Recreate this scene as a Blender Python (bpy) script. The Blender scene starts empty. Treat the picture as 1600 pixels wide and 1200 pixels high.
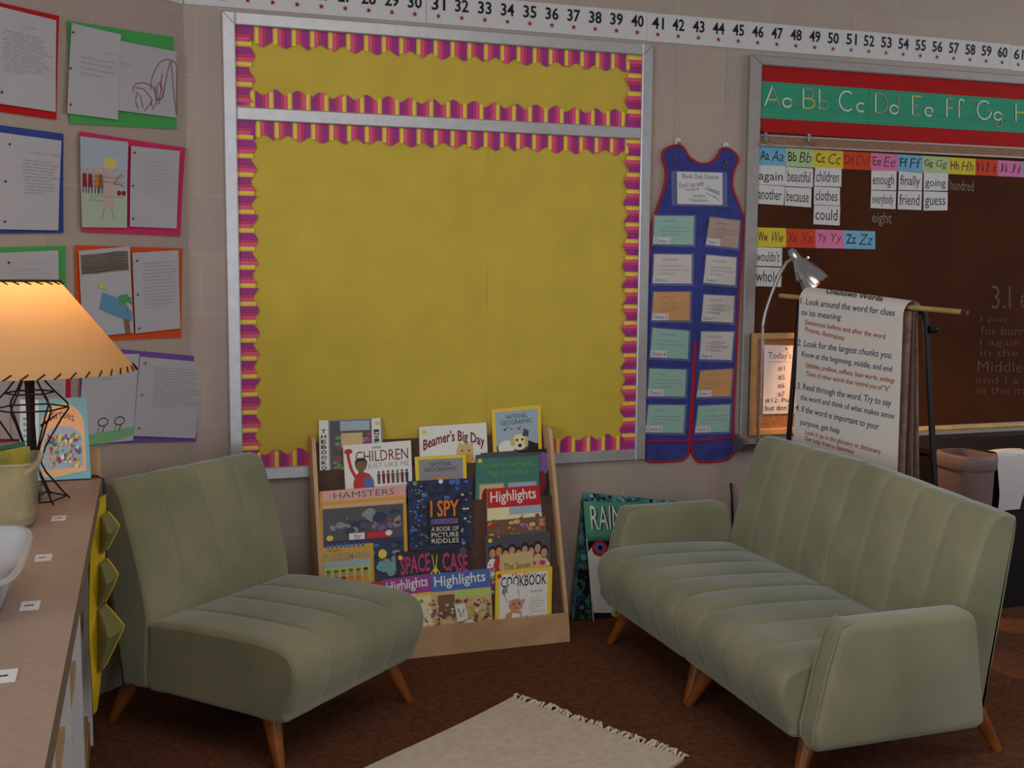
import bpy, math, random
from mathutils import Vector, Matrix
V = Vector
random.seed(7)
sc = bpy.context.scene
COL = sc.collection

# ------------------------------------------------------------------ camera
CAM = V((-0.2061, -4.0488, 1.3839))
CR = V((0.9458641, -0.3244850, 0.0071105)); CU = V((0.0269101, 0.1002369, 0.9945996)); CF = V((0.3234454, 0.9405647, -0.1035424))
FPX = 1747.44
cd = bpy.data.cameras.new('camera'); cam = bpy.data.objects.new('camera', cd); COL.objects.link(cam)
cd.sensor_width = 36; cd.lens = FPX / 1600 * 36; cd.clip_start = 0.05
cam.matrix_world = Matrix(((CR.x, CU.x, -CF.x, CAM.x), (CR.y, CU.y, -CF.y, CAM.y), (CR.z, CU.z, -CF.z, CAM.z), (0, 0, 0, 1)))
sc.camera = cam

# ------------------------------------------------------------------ exposure, world, daylight
sc.view_settings.view_transform = 'Standard'; sc.view_settings.look = 'None'
sc.view_settings.exposure = 0.0; sc.view_settings.gamma = 1.0; sc.view_settings.use_curve_mapping = False
w = bpy.data.worlds.new('room_ambience'); sc.world = w; w.use_nodes = True
w.node_tree.nodes['Background'].inputs[0].default_value = (1.0, 0.90, 0.84, 1)
w.node_tree.nodes['Background'].inputs[1].default_value = 0.17

def area(name, loc, target, sx, sy, power, col):
    l = bpy.data.lights.new(name, 'AREA'); l.shape = 'RECTANGLE'; l.size = sx; l.size_y = sy; l.energy = power; l.color = col
    o = bpy.data.objects.new(name, l); COL.objects.link(o); o.location = loc
    o.rotation_euler = (V(target) - V(loc)).to_track_quat('-Z', 'Y').to_euler()
    return o
area('ceiling_light', (0.5, -3.2, 3.0), (0.5, -3.2, 0), 2.6, 2.6, 34, (1.0, 0.95, 0.88))
area('window_daylight_left', (-3.4, -4.4, 1.9), (1.4, -0.9, 0.4), 2.4, 1.7, 100, (0.84, 0.92, 1.0))
area('window_daylight_right', (5.6, -2.3, 2.1), (0.4, -0.9, 0.4), 2.2, 1.5, 42, (0.84, 0.92, 1.0))
area('window_daylight', (0.75, -6.6, 1.25), (0.4, 0, 0.9), 1.3, 2.2, 34, (0.82, 0.91, 1.0))

def lamp(name, loc, power, col, r=0.03):
    l = bpy.data.lights.new(name, 'POINT'); l.energy = power; l.color = col; l.shadow_soft_size = r
    o = bpy.data.objects.new(name, l); COL.objects.link(o); o.location = loc; return o

# ------------------------------------------------------------------ photo-plane helpers: a ray meets a real plane
def ray(px, py): return CF * FPX + CR * (px - 800) - CU * (py - 600)
def onp(px, py, n, c):
    d = ray(px, py); n = V(n); return CAM + d * ((c - n.dot(CAM)) / n.dot(d))
AL = math.radians(44)
LA = V((-math.cos(AL), -math.sin(AL), 0)); LN = V((math.sin(AL), -math.cos(AL), 0))
def at_y(px, py, y): return onp(px, py, (0, 1, 0), y)
def at_x(px, py, x): return onp(px, py, (1, 0, 0), x)
def at_z(px, py, z): return onp(px, py, (0, 0, 1), z)
def on_left(px, py, off=0.0): return onp(px, py, LN, off)

# ------------------------------------------------------------------ materials
def lin(c): return tuple((x / 255 / 12.92) if x / 255 <= 0.04045 else ((x / 255 + 0.055) / 1.055) ** 2.4 for x in c[:3]) + (1,)
MC = {}
def mat(name, rgb, rough=0.7, metal=0.0, var=0.0, scale=20, bump=0.0, bscale=200, sheen=0.0, spec=0.3, alpha=1.0, rgb2=None, trans=0.0):
    if name in MC: return MC[name]
    m = bpy.data.materials.new(name); m.use_nodes = True; nt = m.node_tree; b = nt.nodes['Principled BSDF']
    c = lin(rgb); b.inputs['Base Color'].default_value = c; b.inputs['Roughness'].default_value = rough; b.inputs['Metallic'].default_value = metal
    b.inputs['Specular IOR Level'].default_value = spec
    if sheen: b.inputs['Sheen Weight'].default_value = sheen; b.inputs['Sheen Roughness'].default_value = 0.4; b.inputs['Sheen Tint'].default_value = (0.78, 0.88, 1, 1)
    if trans: b.inputs['Transmission Weight'].default_value = trans
    if alpha < 1: b.inputs['Alpha'].default_value = alpha
    if var or rgb2:
        tc = nt.nodes.new('ShaderNodeTexCoord'); no = nt.nodes.new('ShaderNodeTexNoise'); rp = nt.nodes.new('ShaderNodeValToRGB')
        no.inputs['Scale'].default_value = scale; no.inputs['Detail'].default_value = 5
        nt.links.new(tc.outputs['Object'], no.inputs['Vector']); nt.links.new(no.outputs['Fac'], rp.inputs['Fac']); nt.links.new(rp.outputs['Color'], b.inputs['Base Color'])
        if rgb2: a, d = c, lin(rgb2)
        else: a = tuple(x * (1 - var) for x in c[:3]) + (1,); d = tuple(min(1, x * (1 + var)) for x in c[:3]) + (1,)
        rp.color_ramp.elements[0].position = 0.35; rp.color_ramp.elements[1].position = 0.65
        rp.color_ramp.elements[0].color = a; rp.color_ramp.elements[1].color = d
    if bump:
        tc = nt.nodes.new('ShaderNodeTexCoord'); no = nt.nodes.new('ShaderNodeTexNoise'); bp = nt.nodes.new('ShaderNodeBump')
        no.inputs['Scale'].default_value = bscale; no.inputs['Detail'].default_value = 3; bp.inputs['Strength'].default_value = bump; bp.inputs['Distance'].default_value = 0.004
        nt.links.new(tc.outputs['Object'], no.inputs['Vector']); nt.links.new(no.outputs['Fac'], bp.inputs['Height']); nt.links.new(bp.outputs['Normal'], b.inputs['Normal'])
    MC[name] = m; return m

def block_mat(name, axis, shift):
    """painted concrete block: courses of 0.2032 m, blocks of 0.4064 m"""
    m = bpy.data.materials.new(name); m.use_nodes = True; nt = m.node_tree; b = nt.nodes['Principled BSDF']; L = nt.links.new
    g = nt.nodes.new('ShaderNodeNewGeometry'); dt = nt.nodes.new('ShaderNodeVectorMath'); dt.operation = 'DOT_PRODUCT'; dt.inputs[1].default_value = axis
    ad = nt.nodes.new('ShaderNodeMath'); ad.operation = 'SUBTRACT'; ad.inputs[1].default_value = shift
    sx = nt.nodes.new('ShaderNodeSeparateXYZ'); cb = nt.nodes.new('ShaderNodeCombineXYZ')
    L(g.outputs['Position'], dt.inputs[0]); L(dt.outputs['Value'], ad.inputs[0]); L(g.outputs['Position'], sx.inputs[0])
    L(ad.outputs[0], cb.inputs[0]); L(sx.outputs['Z'], cb.inputs[1])
    br = nt.nodes.new('ShaderNodeTexBrick'); L(cb.outputs[0], br.inputs['Vector'])
    br.inputs['Color1'].default_value = lin((166, 149, 138)); br.inputs['Color2'].default_value = lin((171, 153, 141)); br.inputs['Mortar'].default_value = lin((182, 165, 152))
    br.inputs['Scale'].default_value = 1; br.inputs['Mortar Size'].default_value = 0.0022; br.inputs['Mortar Smooth'].default_value = 0.6
    br.inputs['Brick Width'].default_value = 0.4064; br.inputs['Row Height'].default_value = 0.2032; br.inputs['Bias'].default_value = 0
    no = nt.nodes.new('ShaderNodeTexNoise'); no.inputs['Scale'].default_value = 3; L(g.outputs['Position'], no.inputs['Vector'])
    mx = nt.nodes.new('ShaderNodeMix'); mx.data_type = 'RGBA'; mx.blend_type = 'SOFT_LIGHT'; mx.inputs[0].default_value = 0.18
    L(br.outputs['Color'], mx.inputs[6]); L(no.outputs['Color'], mx.inputs[7]); L(mx.outputs[2], b.inputs['Base Color'])
    n2 = nt.nodes.new('ShaderNodeTexNoise'); n2.inputs['Scale'].default_value = 260; L(g.outputs['Position'], n2.inputs['Vector'])
    h = nt.nodes.new('ShaderNodeMath'); h.operation = 'MULTIPLY_ADD'; h.inputs[1].default_value = -1.6
    L(br.outputs['Fac'], h.inputs[0]); L(n2.outputs['Fac'], h.inputs[2])
    bp = nt.nodes.new('ShaderNodeBump'); bp.inputs['Strength'].default_value = 0.35; bp.inputs['Distance'].default_value = 0.002
    L(h.outputs[0], bp.inputs['Height']); L(bp.outputs['Normal'], b.inputs['Normal'])
    b.inputs['Roughness'].default_value = 0.5; b.inputs['Specular IOR Level'].default_value = 0.25
    return m

# ------------------------------------------------------------------ text glyph cache (default font, turned into meshes)
TXT = {}
def glyphs(s, bold=0.0):
    k = (s, bold)
    if k not in TXT:
        c = bpy.data.curves.new('t', 'FONT'); c.body = s; c.size = 1; c.resolution_u = 2; c.offset = bold; c.fill_mode = 'FRONT'
        o = bpy.data.objects.new('t', c); me = o.to_mesh()
        vs = [(v.co.x, v.co.y) for v in me.vertices]; fs = [tuple(p.vertices) for p in me.polygons]
        o.to_mesh_clear(); bpy.data.objects.remove(o); bpy.data.curves.remove(c)
        TXT[k] = (vs, fs)
    return TXT[k]

class Surf:
    """a printed sheet: four corners, u to the right, v downwards, paint layers just above it"""
    def __init__(s, tl, tr, br, bl, bow=None, lift=0.0006):
        s.c = [V(tl), V(tr), V(br), V(bl)]; s.bow = bow; s.l = lift
        n = (s.c[1] - s.c[0]).cross(s.c[3] - s.c[0]); n.normalize()
        if n.dot(CAM - s.c[0]) < 0: n = -n
        s.n = n
    def pt(s, u, v, o=0.0):
        a = s.c[0].lerp(s.c[1], u); b = s.c[3].lerp(s.c[2], u); p = a.lerp(b, v)
        return p + s.n * (o + (s.bow(u, v) if s.bow else 0))
    def up(s): s.l += 0.00005; return s.l
    def w(s): return ((s.c[1] - s.c[0]).length + (s.c[2] - s.c[3]).length) / 2
    def h(s): return ((s.c[3] - s.c[0]).length + (s.c[2] - s.c[1]).length) / 2

class MB:
    def __init__(s): s.v = []; s.f = []; s.m = []; s.mats = []
    def mi(s, m):
        if m not in s.mats: s.mats.append(m)
        return s.mats.index(m)
    def poly(s, pts, m):
        i = len(s.v); s.v += [V(p) for p in pts]; s.f.append(tuple(range(i, i + len(pts)))); s.m.append(s.mi(m))
    def mesh(s, vs, fs, m):
        i = len(s.v); s.v += [V(p) for p in vs]; k = s.mi(m)
        for f in fs: s.f.append(tuple(i + j for j in f)); s.m.append(k)
    def box(s, x0, x1, y0, y1, z0, z1, m):
        vs = [(x, y, z) for x in (x0, x1) for y in (y0, y1) for z in (z0, z1)]
        s.mesh(vs, [(0, 1, 3, 2), (4, 6, 7, 5), (0, 4, 5, 1), (2, 3, 7, 6), (0, 2, 6, 4), (1, 5, 7, 3)], m)
    def prism(s, base, ext, m, mside=None):
        n = len(base); ext = V(ext); vs = [V(p) for p in base] + [V(p) + ext for p in base]
        s.mesh(vs, [tuple(range(n))[::-1], tuple(range(n, 2 * n))], m)
        i = len(s.v); s.v += vs; k = s.mi(mside or m)
        for j in range(n): s.f.append((i + j, i + (j + 1) % n, i + n + (j + 1) % n, i + n + j)); s.m.append(k)
    def tube(s, path, r, m, n=8, closed=False, flat=None):
        P = [V(p) for p in path]; N = len(P); rs = r if isinstance(r, (list, tuple)) else [r] * N
        vs = []; ref = None
        for i, p in enumerate(P):
            a = P[(i - 1) % N] if (closed or i > 0) else p; b = P[(i + 1) % N] if (closed or i < N - 1) else p
            t = (b - a).normalized()
            if ref is None: ref = V((0, 0, 1)) if abs(t.z) < 0.9 else V((1, 0, 0))
            x = ref - t * ref.dot(t); x.normalize(); y = t.cross(x); ref = x
            for k in range(n):
                an = 2 * math.pi * k / n; vs.append(p + (x * math.cos(an) + y * math.sin(an)) * rs[i])
        fs = []
        for i in range(N if closed else N - 1):
            j = (i + 1) % N
            for k in range(n): fs.append((i * n + k, i * n + (k + 1) % n, j * n + (k + 1) % n, j * n + k))
        if not closed: fs += [tuple(range(n))[::-1], tuple((N - 1) * n + k for k in range(n))]
        s.mesh(vs, fs, m)
    def lathe(s, prof, c, m, n=24, ax=(0, 0, 1), cap=False):
        z = V(ax).normalized(); x = z.orthogonal().normalized(); y = z.cross(x); c = V(c); vs = []
        for (r, h) in prof:
            for k in range(n):
                a = 2 * math.pi * k / n; vs.append(c + z * h + (x * math.cos(a) + y * math.sin(a)) * r)
        fs = [(i * n + k, i * n + (k + 1) % n, (i + 1) * n + (k + 1) % n, (i + 1) * n + k) for i in range(len(prof) - 1) for k in range(n)]
        if cap: fs += [tuple(range(n))[::-1], tuple((len(prof) - 1) * n + k for k in range(n))]
        s.mesh(vs, fs, m)
    def grid(s, fn, nu, nv, m):
        vs = [fn(i / nu, j / nv) for j in range(nv + 1) for i in range(nu + 1)]
        s.mesh(vs, [(j * (nu + 1) + i, j * (nu + 1) + i + 1, (j + 1) * (nu + 1) + i + 1, (j + 1) * (nu + 1) + i) for j in range(nv) for i in range(nu)], m)
    # printed work
    def rect(s, S, u0, v0, u1, v1, m, n=1):
        o = S.up(); s.grid(lambda a, b: S.pt(u0 + (u1 - u0) * a, v0 + (v1 - v0) * b, o), n, n, m)
    def pg(s, S, pts, m): o = S.up(); s.poly([S.pt(u, v, o) for u, v in pts], m)
    def ell(s, S, u, v, ru, rv, m, n=18, a0=0, a1=2 * math.pi):
        o = S.up(); s.poly([S.pt(u + ru * math.cos(a0 + (a1 - a0) * k / n), v + rv * math.sin(a0 + (a1 - a0) * k / n), o) for k in range(n)], m)
    def line(s, S, pts, wd, m, closed=False):
        o = S.up(); W, H = S.w(), S.h(); n = len(pts); vs = []
        for i in range(n):
            a = pts[(i - 1) % n] if (closed or i) else pts[i]; b = pts[(i + 1) % n] if (closed or i < n - 1) else pts[i]
            dx, dy = (b[0] - a[0]) * W, (b[1] - a[1]) * H; d = math.hypot(dx, dy) or 1
            ox, oy = -dy / d * wd / 2 / W, dx / d * wd / 2 / H
            vs += [S.pt(pts[i][0] + ox, pts[i][1] + oy, o), S.pt(pts[i][0] - ox, pts[i][1] - oy, o)]
        fs = [(2 * i, 2 * i + 1, (2 * i + 3) % (2 * n), (2 * i + 2) % (2 * n)) for i in range(n if closed else n - 1)]
        s.mesh(vs, fs, m)
    def ring(s, S, u, v, ru, rv, wd, m, n=20): s.line(S, [(u + ru * math.cos(2 * math.pi * k / n), v + rv * math.sin(2 * math.pi * k / n)) for k in range(n)], wd, m, True)
    def text(s, S, t, u0, v0, u1, v1, m, bold=0.0, arc=0.0, shear=0.0, rise=0.0):
        vs, fs = glyphs(t, bold); xs = [p[0] for p in vs]; ys = [p[1] for p in vs]; a, b, c, d = min(xs), max(xs), min(ys), max(ys); o = S.up()
        out = []
        for x, y in vs:
            fx = (x - a) / (b - a); fy = (y - c) / (d - c)
            out.append(S.pt(u0 + (u1 - u0) * (fx + shear * (fy - .5)), v1 + (v0 - v1) * fy + arc * (2 * fx - 1) ** 2 + rise * fx, o))
        s.mesh(out, fs, m)
    def textline(s, t, p0, p1, up, cap, m, bold=0.0, shear=0.0):
        """one written line from p0 to p1 along its baseline, capital height cap along up"""
        vs, fs = glyphs(t, bold); xs = [p[0] for p in vs]; a, b = min(xs), max(xs); p0, p1, up = V(p0), V(p1), V(up)
        s.mesh([p0.lerp(p1, (x - a) / (b - a)) + (p1 - p0).normalized() * (y / .7 * cap * shear) + up * (y / .7 * cap) for x, y in vs], fs, m)
    def scrawl(s, S, u0, v0, u1, v1, rows, m, seed=0, wd=0.0008, ragged=True):
        R = random.Random(seed); rh = (v1 - v0) / rows
        for r in range(rows):
            u = u0 + R.uniform(0, .04); v = v0 + rh * (r + .5); end = u1 - (R.uniform(0, .12) if ragged else 0)
            if r == rows - 1: end = u0 + (u1 - u0) * R.uniform(.3, .7)
            while u < end:
                L = R.uniform(.04, .11); k = max(3, int(L / .012)); pts = []
                for i in range(k + 1): pts.append((u + L * i / k, v + rh * (.28 * (1 if i % 2 else -1)) * R.uniform(.3, 1)))
                s.line(S, pts, wd, m); u += L + R.uniform(.012, .025)
    def build(s, name, parent=None, loc=None, sharp=32):
        xs = s.v
        if loc is None:
            if parent: loc = parent.matrix_basis.translation if not parent.parent else parent['_w']
            else:
                mn = [min(p[i] for p in xs) for i in range(3)]; mx = [max(p[i] for p in xs) for i in range(3)]
                loc = ((mn[0] + mx[0]) / 2, (mn[1] + mx[1]) / 2, mn[2])
        loc = V(loc); me = bpy.data.meshes.new(name); me.from_pydata([tuple(p - loc) for p in xs], [], s.f)
        for m in s.mats: me.materials.append(m)
        me.polygons.foreach_set('material_index', s.m); me.update()
        me.polygons.foreach_set('use_smooth', [True] * len(s.f)); me.set_sharp_from_angle(angle=math.radians(sharp))
        o = bpy.data.objects.new(name, me); COL.objects.link(o)
        if parent: o.parent = parent; WL[o.name] = loc
        else: o.location = loc; WL[o.name] = loc
        return o
WL = {}
def thing(name, label, cat, loc, group=None):
    o = bpy.data.objects.new(name, None); COL.objects.link(o); o.location = loc; o.empty_display_size = 0.05
    o['label'] = label; o['category'] = cat; WL[o.name] = V(loc)
    if group: o['group'] = group
    return o
def tag(o, label, cat, group=None):
    o['label'] = label; o['category'] = cat
    if group: o['group'] = group
    return o
def part(mb, name, parent, label=None, sharp=32):
    o = mb.build(name, parent, WL[parent.name], sharp)
    if label: o['label'] = label
    return o
def struct(o): o['kind'] = 'structure'; return o

# ------------------------------------------------------------------ palette
M_back = block_mat('painted_block_back', (1, 0, 0), 0.2405)
M_left = block_mat('painted_block_left', tuple(LA), 0.201)
M_carpet = mat('brown_carpet', (116, 74, 54), 1.0, rgb2=(94, 60, 44), scale=60, bump=0.9, bscale=420, spec=0.05)
M_alum = mat('brushed_aluminium', (196, 194, 196), 0.42, 0.75, var=0.05, scale=30)
M_alum2 = mat('dimmed_aluminium', (158, 150, 146), 0.6, 0.35, var=0.05, scale=30)  # aluminium darkened and roughened so the chalkboard frame shows no window glare
M_yellow = mat('yellow_paper', (200, 172, 64), 0.75, var=0.05, scale=7, bump=0.15, bscale=9)
M_yel2 = mat('border_yellow', (236, 206, 70), 0.5)
M_pur = mat('border_purple', (160, 48, 124), 0.5); M_red = mat('border_red', (200, 42, 62), 0.5); M_pink = mat('border_pink', (218, 86, 126), 0.5)
M_white = mat('white_card', (202, 198, 196), 0.6, var=0.02); M_ink = mat('black_ink', (16, 14, 16), 0.6); M_star = mat('red_star', (150, 16, 22), 0.6)
M_paper = mat('notebook_paper', (176, 173, 178), 0.7, var=0.02, scale=8); M_pencil = mat('pencil_grey', (112, 106, 112), 0.8); M_pencil2 = mat('pencil_dark', (82, 76, 84), 0.8)
M_hole = mat('punch_hole', (22, 18, 20), 0.9)
M_cream = mat('cream_paper', (226, 214, 196), 0.7, var=0.02)
M_velvet = mat('olive_velvet', (122, 124, 95), 0.9, rgb2=(146, 140, 112), scale=3.6, bump=0.25, bscale=300, sheen=0.55, spec=0.1)
M_leg = mat('amber_wood', (150, 84, 30), 0.4, rgb2=(122, 64, 22), scale=14, spec=0.4)
M_birch = mat('birch_wood', (206, 168, 126), 0.5, rgb2=(192, 152, 110), scale=9, spec=0.3)
M_hard = mat('brown_hardboard', (88, 62, 48), 0.7, rgb2=(76, 52, 40), scale=25)
M_chrome = mat('chrome', (200, 204, 212), 0.14, 1.0, var=0.02)
M_black = mat('black_metal', (26, 24, 28), 0.4, 0.3, var=0.05, spec=0.4)
M_blkplas = mat('black_laminate', (20, 16, 18), 0.6, var=0.1)
M_pages = mat('page_edges', (224, 214, 196), 0.8, var=0.05, scale=60)

# ================================================================== SETTING
b = MB(); b.box(-2.4, 5.6, -6.9, 0.12, -0.06, 0.0, M_carpet); struct(b.build('floor'))
b = MB(); b.box(-0.10, 5.6, 0.0, 0.12, 0.0, 3.1, M_back); struct(b.build('wall_back'))
b = MB(); e = LA * 2.6; b.prism([V((0, 0, 0)), e, e - LN * 0.12, V((0, 0, 0)) - LN * 0.12], (0, 0, 3.1), M_left); struct(b.build('wall_left'))

# ================================================================== BULLETIN BOARD
X0, X1, Z0, Z1 = 0.1235, 1.7482, 0.619, 2.248
fw_ = 0.045
board = thing('bulletin_board', 'large yellow papered bulletin board with aluminium frame and scalloped border', 'bulletin board', ((X0 + X1) / 2, -0.001, Z0))
def bar(mb, x0, x1, z0, z1, m, d=0.024, mitre=None):
    # extruded frame bar with a slight bevel on the front
    c = 0.004
    mb.mesh([(x0, -0.001, z0), (x1, -0.001, z0), (x1, -0.001, z1), (x0, -0.001, z1), (x0, -d + c, z0), (x1, -d + c, z0), (x1, -d + c, z1), (x0, -d + c, z1),
             (x0 + c, -d, z0 + c), (x1 - c, -d, z0 + c), (x1 - c, -d, z1 - c), (x0 + c, -d, z1 - c)],
            [(0, 3, 2, 1), (0, 1, 5, 4), (1, 2, 6, 5), (2, 3, 7, 6), (3, 0, 4, 7), (4, 5, 9, 8), (5, 6, 10, 9), (6, 7, 11, 10), (7, 4, 8, 11), (8, 9, 10, 11)], m)
M_seam = mat('mitre_seam', (70, 66, 66), 0.8)
def frame(parent, x0, x1, z0, z1, wd, names):
    for nm in names:
        q = MB()
        if nm == 'L': bar(q, x0, x0 + wd, z0, z1, M_alum)
        if nm == 'R': bar(q, x1 - wd, x1, z0, z1, M_alum)
        if nm == 'T':
            bar(q, x0 + wd, x1 - wd, z1 - wd, z1, M_alum)
        if nm == 'B': bar(q, x0 + wd, x1 - wd, z0, z0 + wd, M_alum)
        part(q, 'frame_rail', parent)
frame(board, X0, X1, Z0, Z1, fw_, 'LRTB')
for (xa, za, xb, zb) in ((X0, Z1, X0 + fw_, Z1 - fw_), (X1, Z1, X1 - fw_, Z1 - fw_)):
    q = MB(); q.tube([(xa + (xb - xa) * .08, -0.0242, za + (zb - za) * .08), (xb, -0.0242, zb)], 0.0009, M_seam, 5); part(q, 'mitre_joint', board)
ZC0, ZC1 = 1.884, 1.930
q = MB(); bar(q, X0 + fw_, X1 - fw_, ZC0, ZC1, M_alum, 0.022); part(q, 'cross_rail', board)
def sheet(mb, x0, x1, z0, z1, y, m, seed, amp=0.0012, n=24):
    R = random.Random(seed); ph = [R.uniform(0, 6) for _ in range(4)]
    def fn(a, c):
        x = x0 + (x1 - x0) * a; z = z0 + (z1 - z0) * c
        return V((x, y - amp * (1 + .6 * math.sin(9 * x + ph[0]) + .4 * math.sin(14 * z + 5 * x + ph[1]) + .3 * math.sin(23 * z + ph[2])), z))
    mb.grid(fn, n, n, m)
ix0, ix1 = X0 + fw_, X1 - fw_
q = MB(); sheet(q, ix0, ix1, ZC1, Z1 - fw_, -0.004, M_yellow, 1); part(q, 'yellow_paper_panel', board)
xs_ = at_y(766, 450, 0).x
q = MB(); sheet(q, ix0, xs_, Z0 + fw_, ZC0, -0.004, M_yellow, 2); sheet(q, xs_ - 0.012, ix1, Z0 + fw_, ZC0, -0.0055, M_yellow, 3); part(q, 'yellow_paper_panel', board)
def border(x0, z0, x1, z1, inward, seed):
    """scalloped strip along an inner frame edge: yellow bars between purple, red and pink stripes with waved ends"""
    q = MB(); A = V((x0, 0, z0)); B = V((x1, 0, z1)); t = (B - A); L = t.length; t.normalize(); I = V(inward); n = max(2, round(L / 0.0645)); U = L / n; R = random.Random(seed); ph = R.uniform(0, 6)
    hh = 0.055
    def P(s, h, y): return A + t * s + I * h + V((0, y - seed * .0004, 0))
    for k in range(n):
        s0 = k * U
        q.poly([P(s0, 0, -0.0085), P(s0 + U * .24, 0, -0.0085), P(s0 + U * .24, hh, -0.0085), P(s0, hh, -0.0085)], M_yel2)
        q.poly([P(s0 + U * .03, 0, -0.0087), P(s0 + U * .07, 0, -0.0087), P(s0 + U * .07, hh, -0.0087), P(s0 + U * .03, hh, -0.0087)], M_yellow)
        def edge(f): return hh + 0.0105 * math.sin(2 * math.pi * (k + .24 + .76 * f) * .79 + ph)
        stripes = ((.24, .33, M_pink), (.33, .47, M_pink), (.47, .55, M_red), (.55, .58, M_pink), (.58, 1.0, M_pur))
        for a, c, m in stripes:
            st = 8 if c - a > .2 else 3
            pts = [P(s0 + U * a, 0, -0.009), P(s0 + U * c, 0, -0.009)] + [P(s0 + U * (c + (a - c) * j / st), edge((c + (a - c) * j / st - .24) / .76), -0.009) for j in range(st + 1)]
            q.poly(pts, m)
    part(q, 'border_strip', board)
border(ix0, Z1 - fw_, ix1, Z1 - fw_, (0, 0, -1), 1); border(ix1, ZC1, ix0, ZC1, (0, 0, 1), 2)
border(ix0, ZC1, ix0, Z1 - fw_, (1, 0, 0), 3); border(ix1, Z1 - fw_, ix1, ZC1, (-1, 0, 0), 4)
border(ix0, ZC0, ix1, ZC0, (0, 0, -1), 5); border(ix1, Z0 + fw_, ix0, Z0 + fw_, (0, 0, 1), 6)
border(ix0, Z0 + fw_, ix0, ZC0, (1, 0, 0), 7); border(ix1, ZC0, ix1, Z0 + fw_, (-1, 0, 0), 8)

# ================================================================== NUMBER LINE
def star(mb, S, u, v, r, m):
    W, H = S.w(), S.h(); pts = []
    for k in range(10):
        a = -math.pi / 2 + k * math.pi / 5; rr = r if k % 2 == 0 else r * .45
        pts.append((u + rr * math.cos(a) / W, v + rr * math.sin(a) / H))
    mb.pg(S, pts, m)
def number_strip(x0, x1, a, label, dz=0, count=10, left=False):
    q = MB(); zb, zt = 2.2635 + dz, 2.371 + dz; y = -0.003 - (0.002 if a == 41 else 0)
    def P(x, z, o=0): return (LA * x + LN * (0.003) + V((0, 0, z))) if left else V((x, y, z))
    if left: S = Surf(P(x1, zt), P(x0, zt), P(x0, zb), P(x1, zb))
    else: S = Surf(P(x0, zt), P(x1, zt), P(x1, zb), P(x0, zb))
    base = [S.c[3], S.c[2], S.c[1], S.c[0]]
    q.prism(base, -S.n * 0.002, M_white)
    for k in range(count):
        u = (k + .5) / 10
        dw = 0.026 / S.w()
        q.text(S, str(a + k), u - dw, .13, u + dw, .55, M_ink, bold=0.02)
        star(q, S, u, .74, 0.0105, M_star)
    tag(q.build('number_strip'), label, 'number strip', 'number line along the top of the walls')
number_strip(0.003, 0.846, 21, 'white number strip reading 21 to 30, running above the yellow board from the corner')
number_strip(0.848, 1.731, 31, 'white number strip reading 31 to 40, above the right half of the yellow board')
number_strip(1.729, 2.617, 41, 'white number strip reading 41 to 50, above the blue overalls chart', -0.002)
number_strip(2.619, 3.484, 51, 'white number strip reading 51 to 60, above the green alphabet band')
number_strip(3.486, 4.35, 61, 'white number strip starting at 61, cut by the right edge of the photo', -0.003)
number_strip(0.004, 0.85, 11, 'end of the number strip on the angled wall, at the top left beside the corner', -0.004, left=True)

# ================================================================== STUDENT WORK ON THE ANGLED WALL
def colour(n, c): return mat('paper_' + n, c, 0.8, var=0.03, scale=10)
def lq(pts, off, bow=None): return Surf(*[on_left(x, y, off) for x, y in pts], bow=bow)
def slab(mb, S, m, th=0.0008, n=6):
    mb.grid(lambda a, c: S.pt(a, c, 0), n, n, m); mb.grid(lambda a, c: S.pt(1 - a, c, -th), n, n, m)
    for k in range(4):
        f = [(lambda a, c: S.pt(a, 0, -th * c)), (lambda a, c: S.pt(a, 1, -th * (1 - c))), (lambda a, c: S.pt(0, a, -th * (1 - c))), (lambda a, c: S.pt(1, a, -th * c))][k]
        mb.grid(f, n, 1, m)
def curl(a, k=2.0): return lambda u, v: a * (abs(2 * u - 1) ** k * .6 + abs(2 * v - 1) ** k * .4)
def display(label, col, back, items, bow=None):
    B = lq(back, 0.003, bow or curl(0.004)); c = (B.c[2] + B.c[3]) / 2
    t = thing('display_sheet', label, 'student work', c, 'student writing and drawings on the angled wall')
    q = MB(); slab(q, B, col); part(q, 'backing_paper', t)
    for k, (nm, pts, art) in enumerate(items):
        S = lq(pts, 0.0095 + 0.0012 * k, curl(0.003)); q = MB(); slab(q, S, M_paper, 0.0004); S.l = 0.0008; art(q, S); part(q, nm, t)
def holes(q, S, pts):
    for u, v in pts: q.ell(S, u, v, 0.0035 / S.w(), 0.0035 / S.h(), M_hole, 10)
def writing(rows, u0, v0, u1, v1, seed, m=None, hp=((.06, .1), (.05, .5), (.05, .9)), head=True, wd=0.0008):
    def f(q, S):
        q.scrawl(S, u0, v0, u1, v1, rows, m or M_pencil, seed, wd)
        if head: q.scrawl(S, u1 - .3, v0 - .1, u1, v0 - .04, 1, m or M_pencil, seed + 50, wd)
        holes(q, S, hp)
    return f
C = {k: mat('crayon_' + k, c, 0.8) for k, c in dict(red=(140, 30, 36), blue=(92, 140, 170), sky=(164, 176, 188), green=(120, 168, 120), grass=(168, 182, 158), yellow=(206, 190, 90), orange=(206, 120, 50), black=(30, 26, 28), grey=(118, 114, 110), brown=(128, 92, 70), pinkskin=(190, 164, 156), leaf=(70, 150, 90)).items()}
display('red-edged page of dense pencil writing at the top left of the angled wall', colour('red', (176, 14, 20)),
        [(-70, -12), (91, 25), (87, 187), (-70, 165)],
        [('writing_page', [(-66, -6), (87, 32), (86, 175), (-66, 152)], writing(15, .42, .22, .9, .66, 11, hp=((.42, .88),)))])
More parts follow.
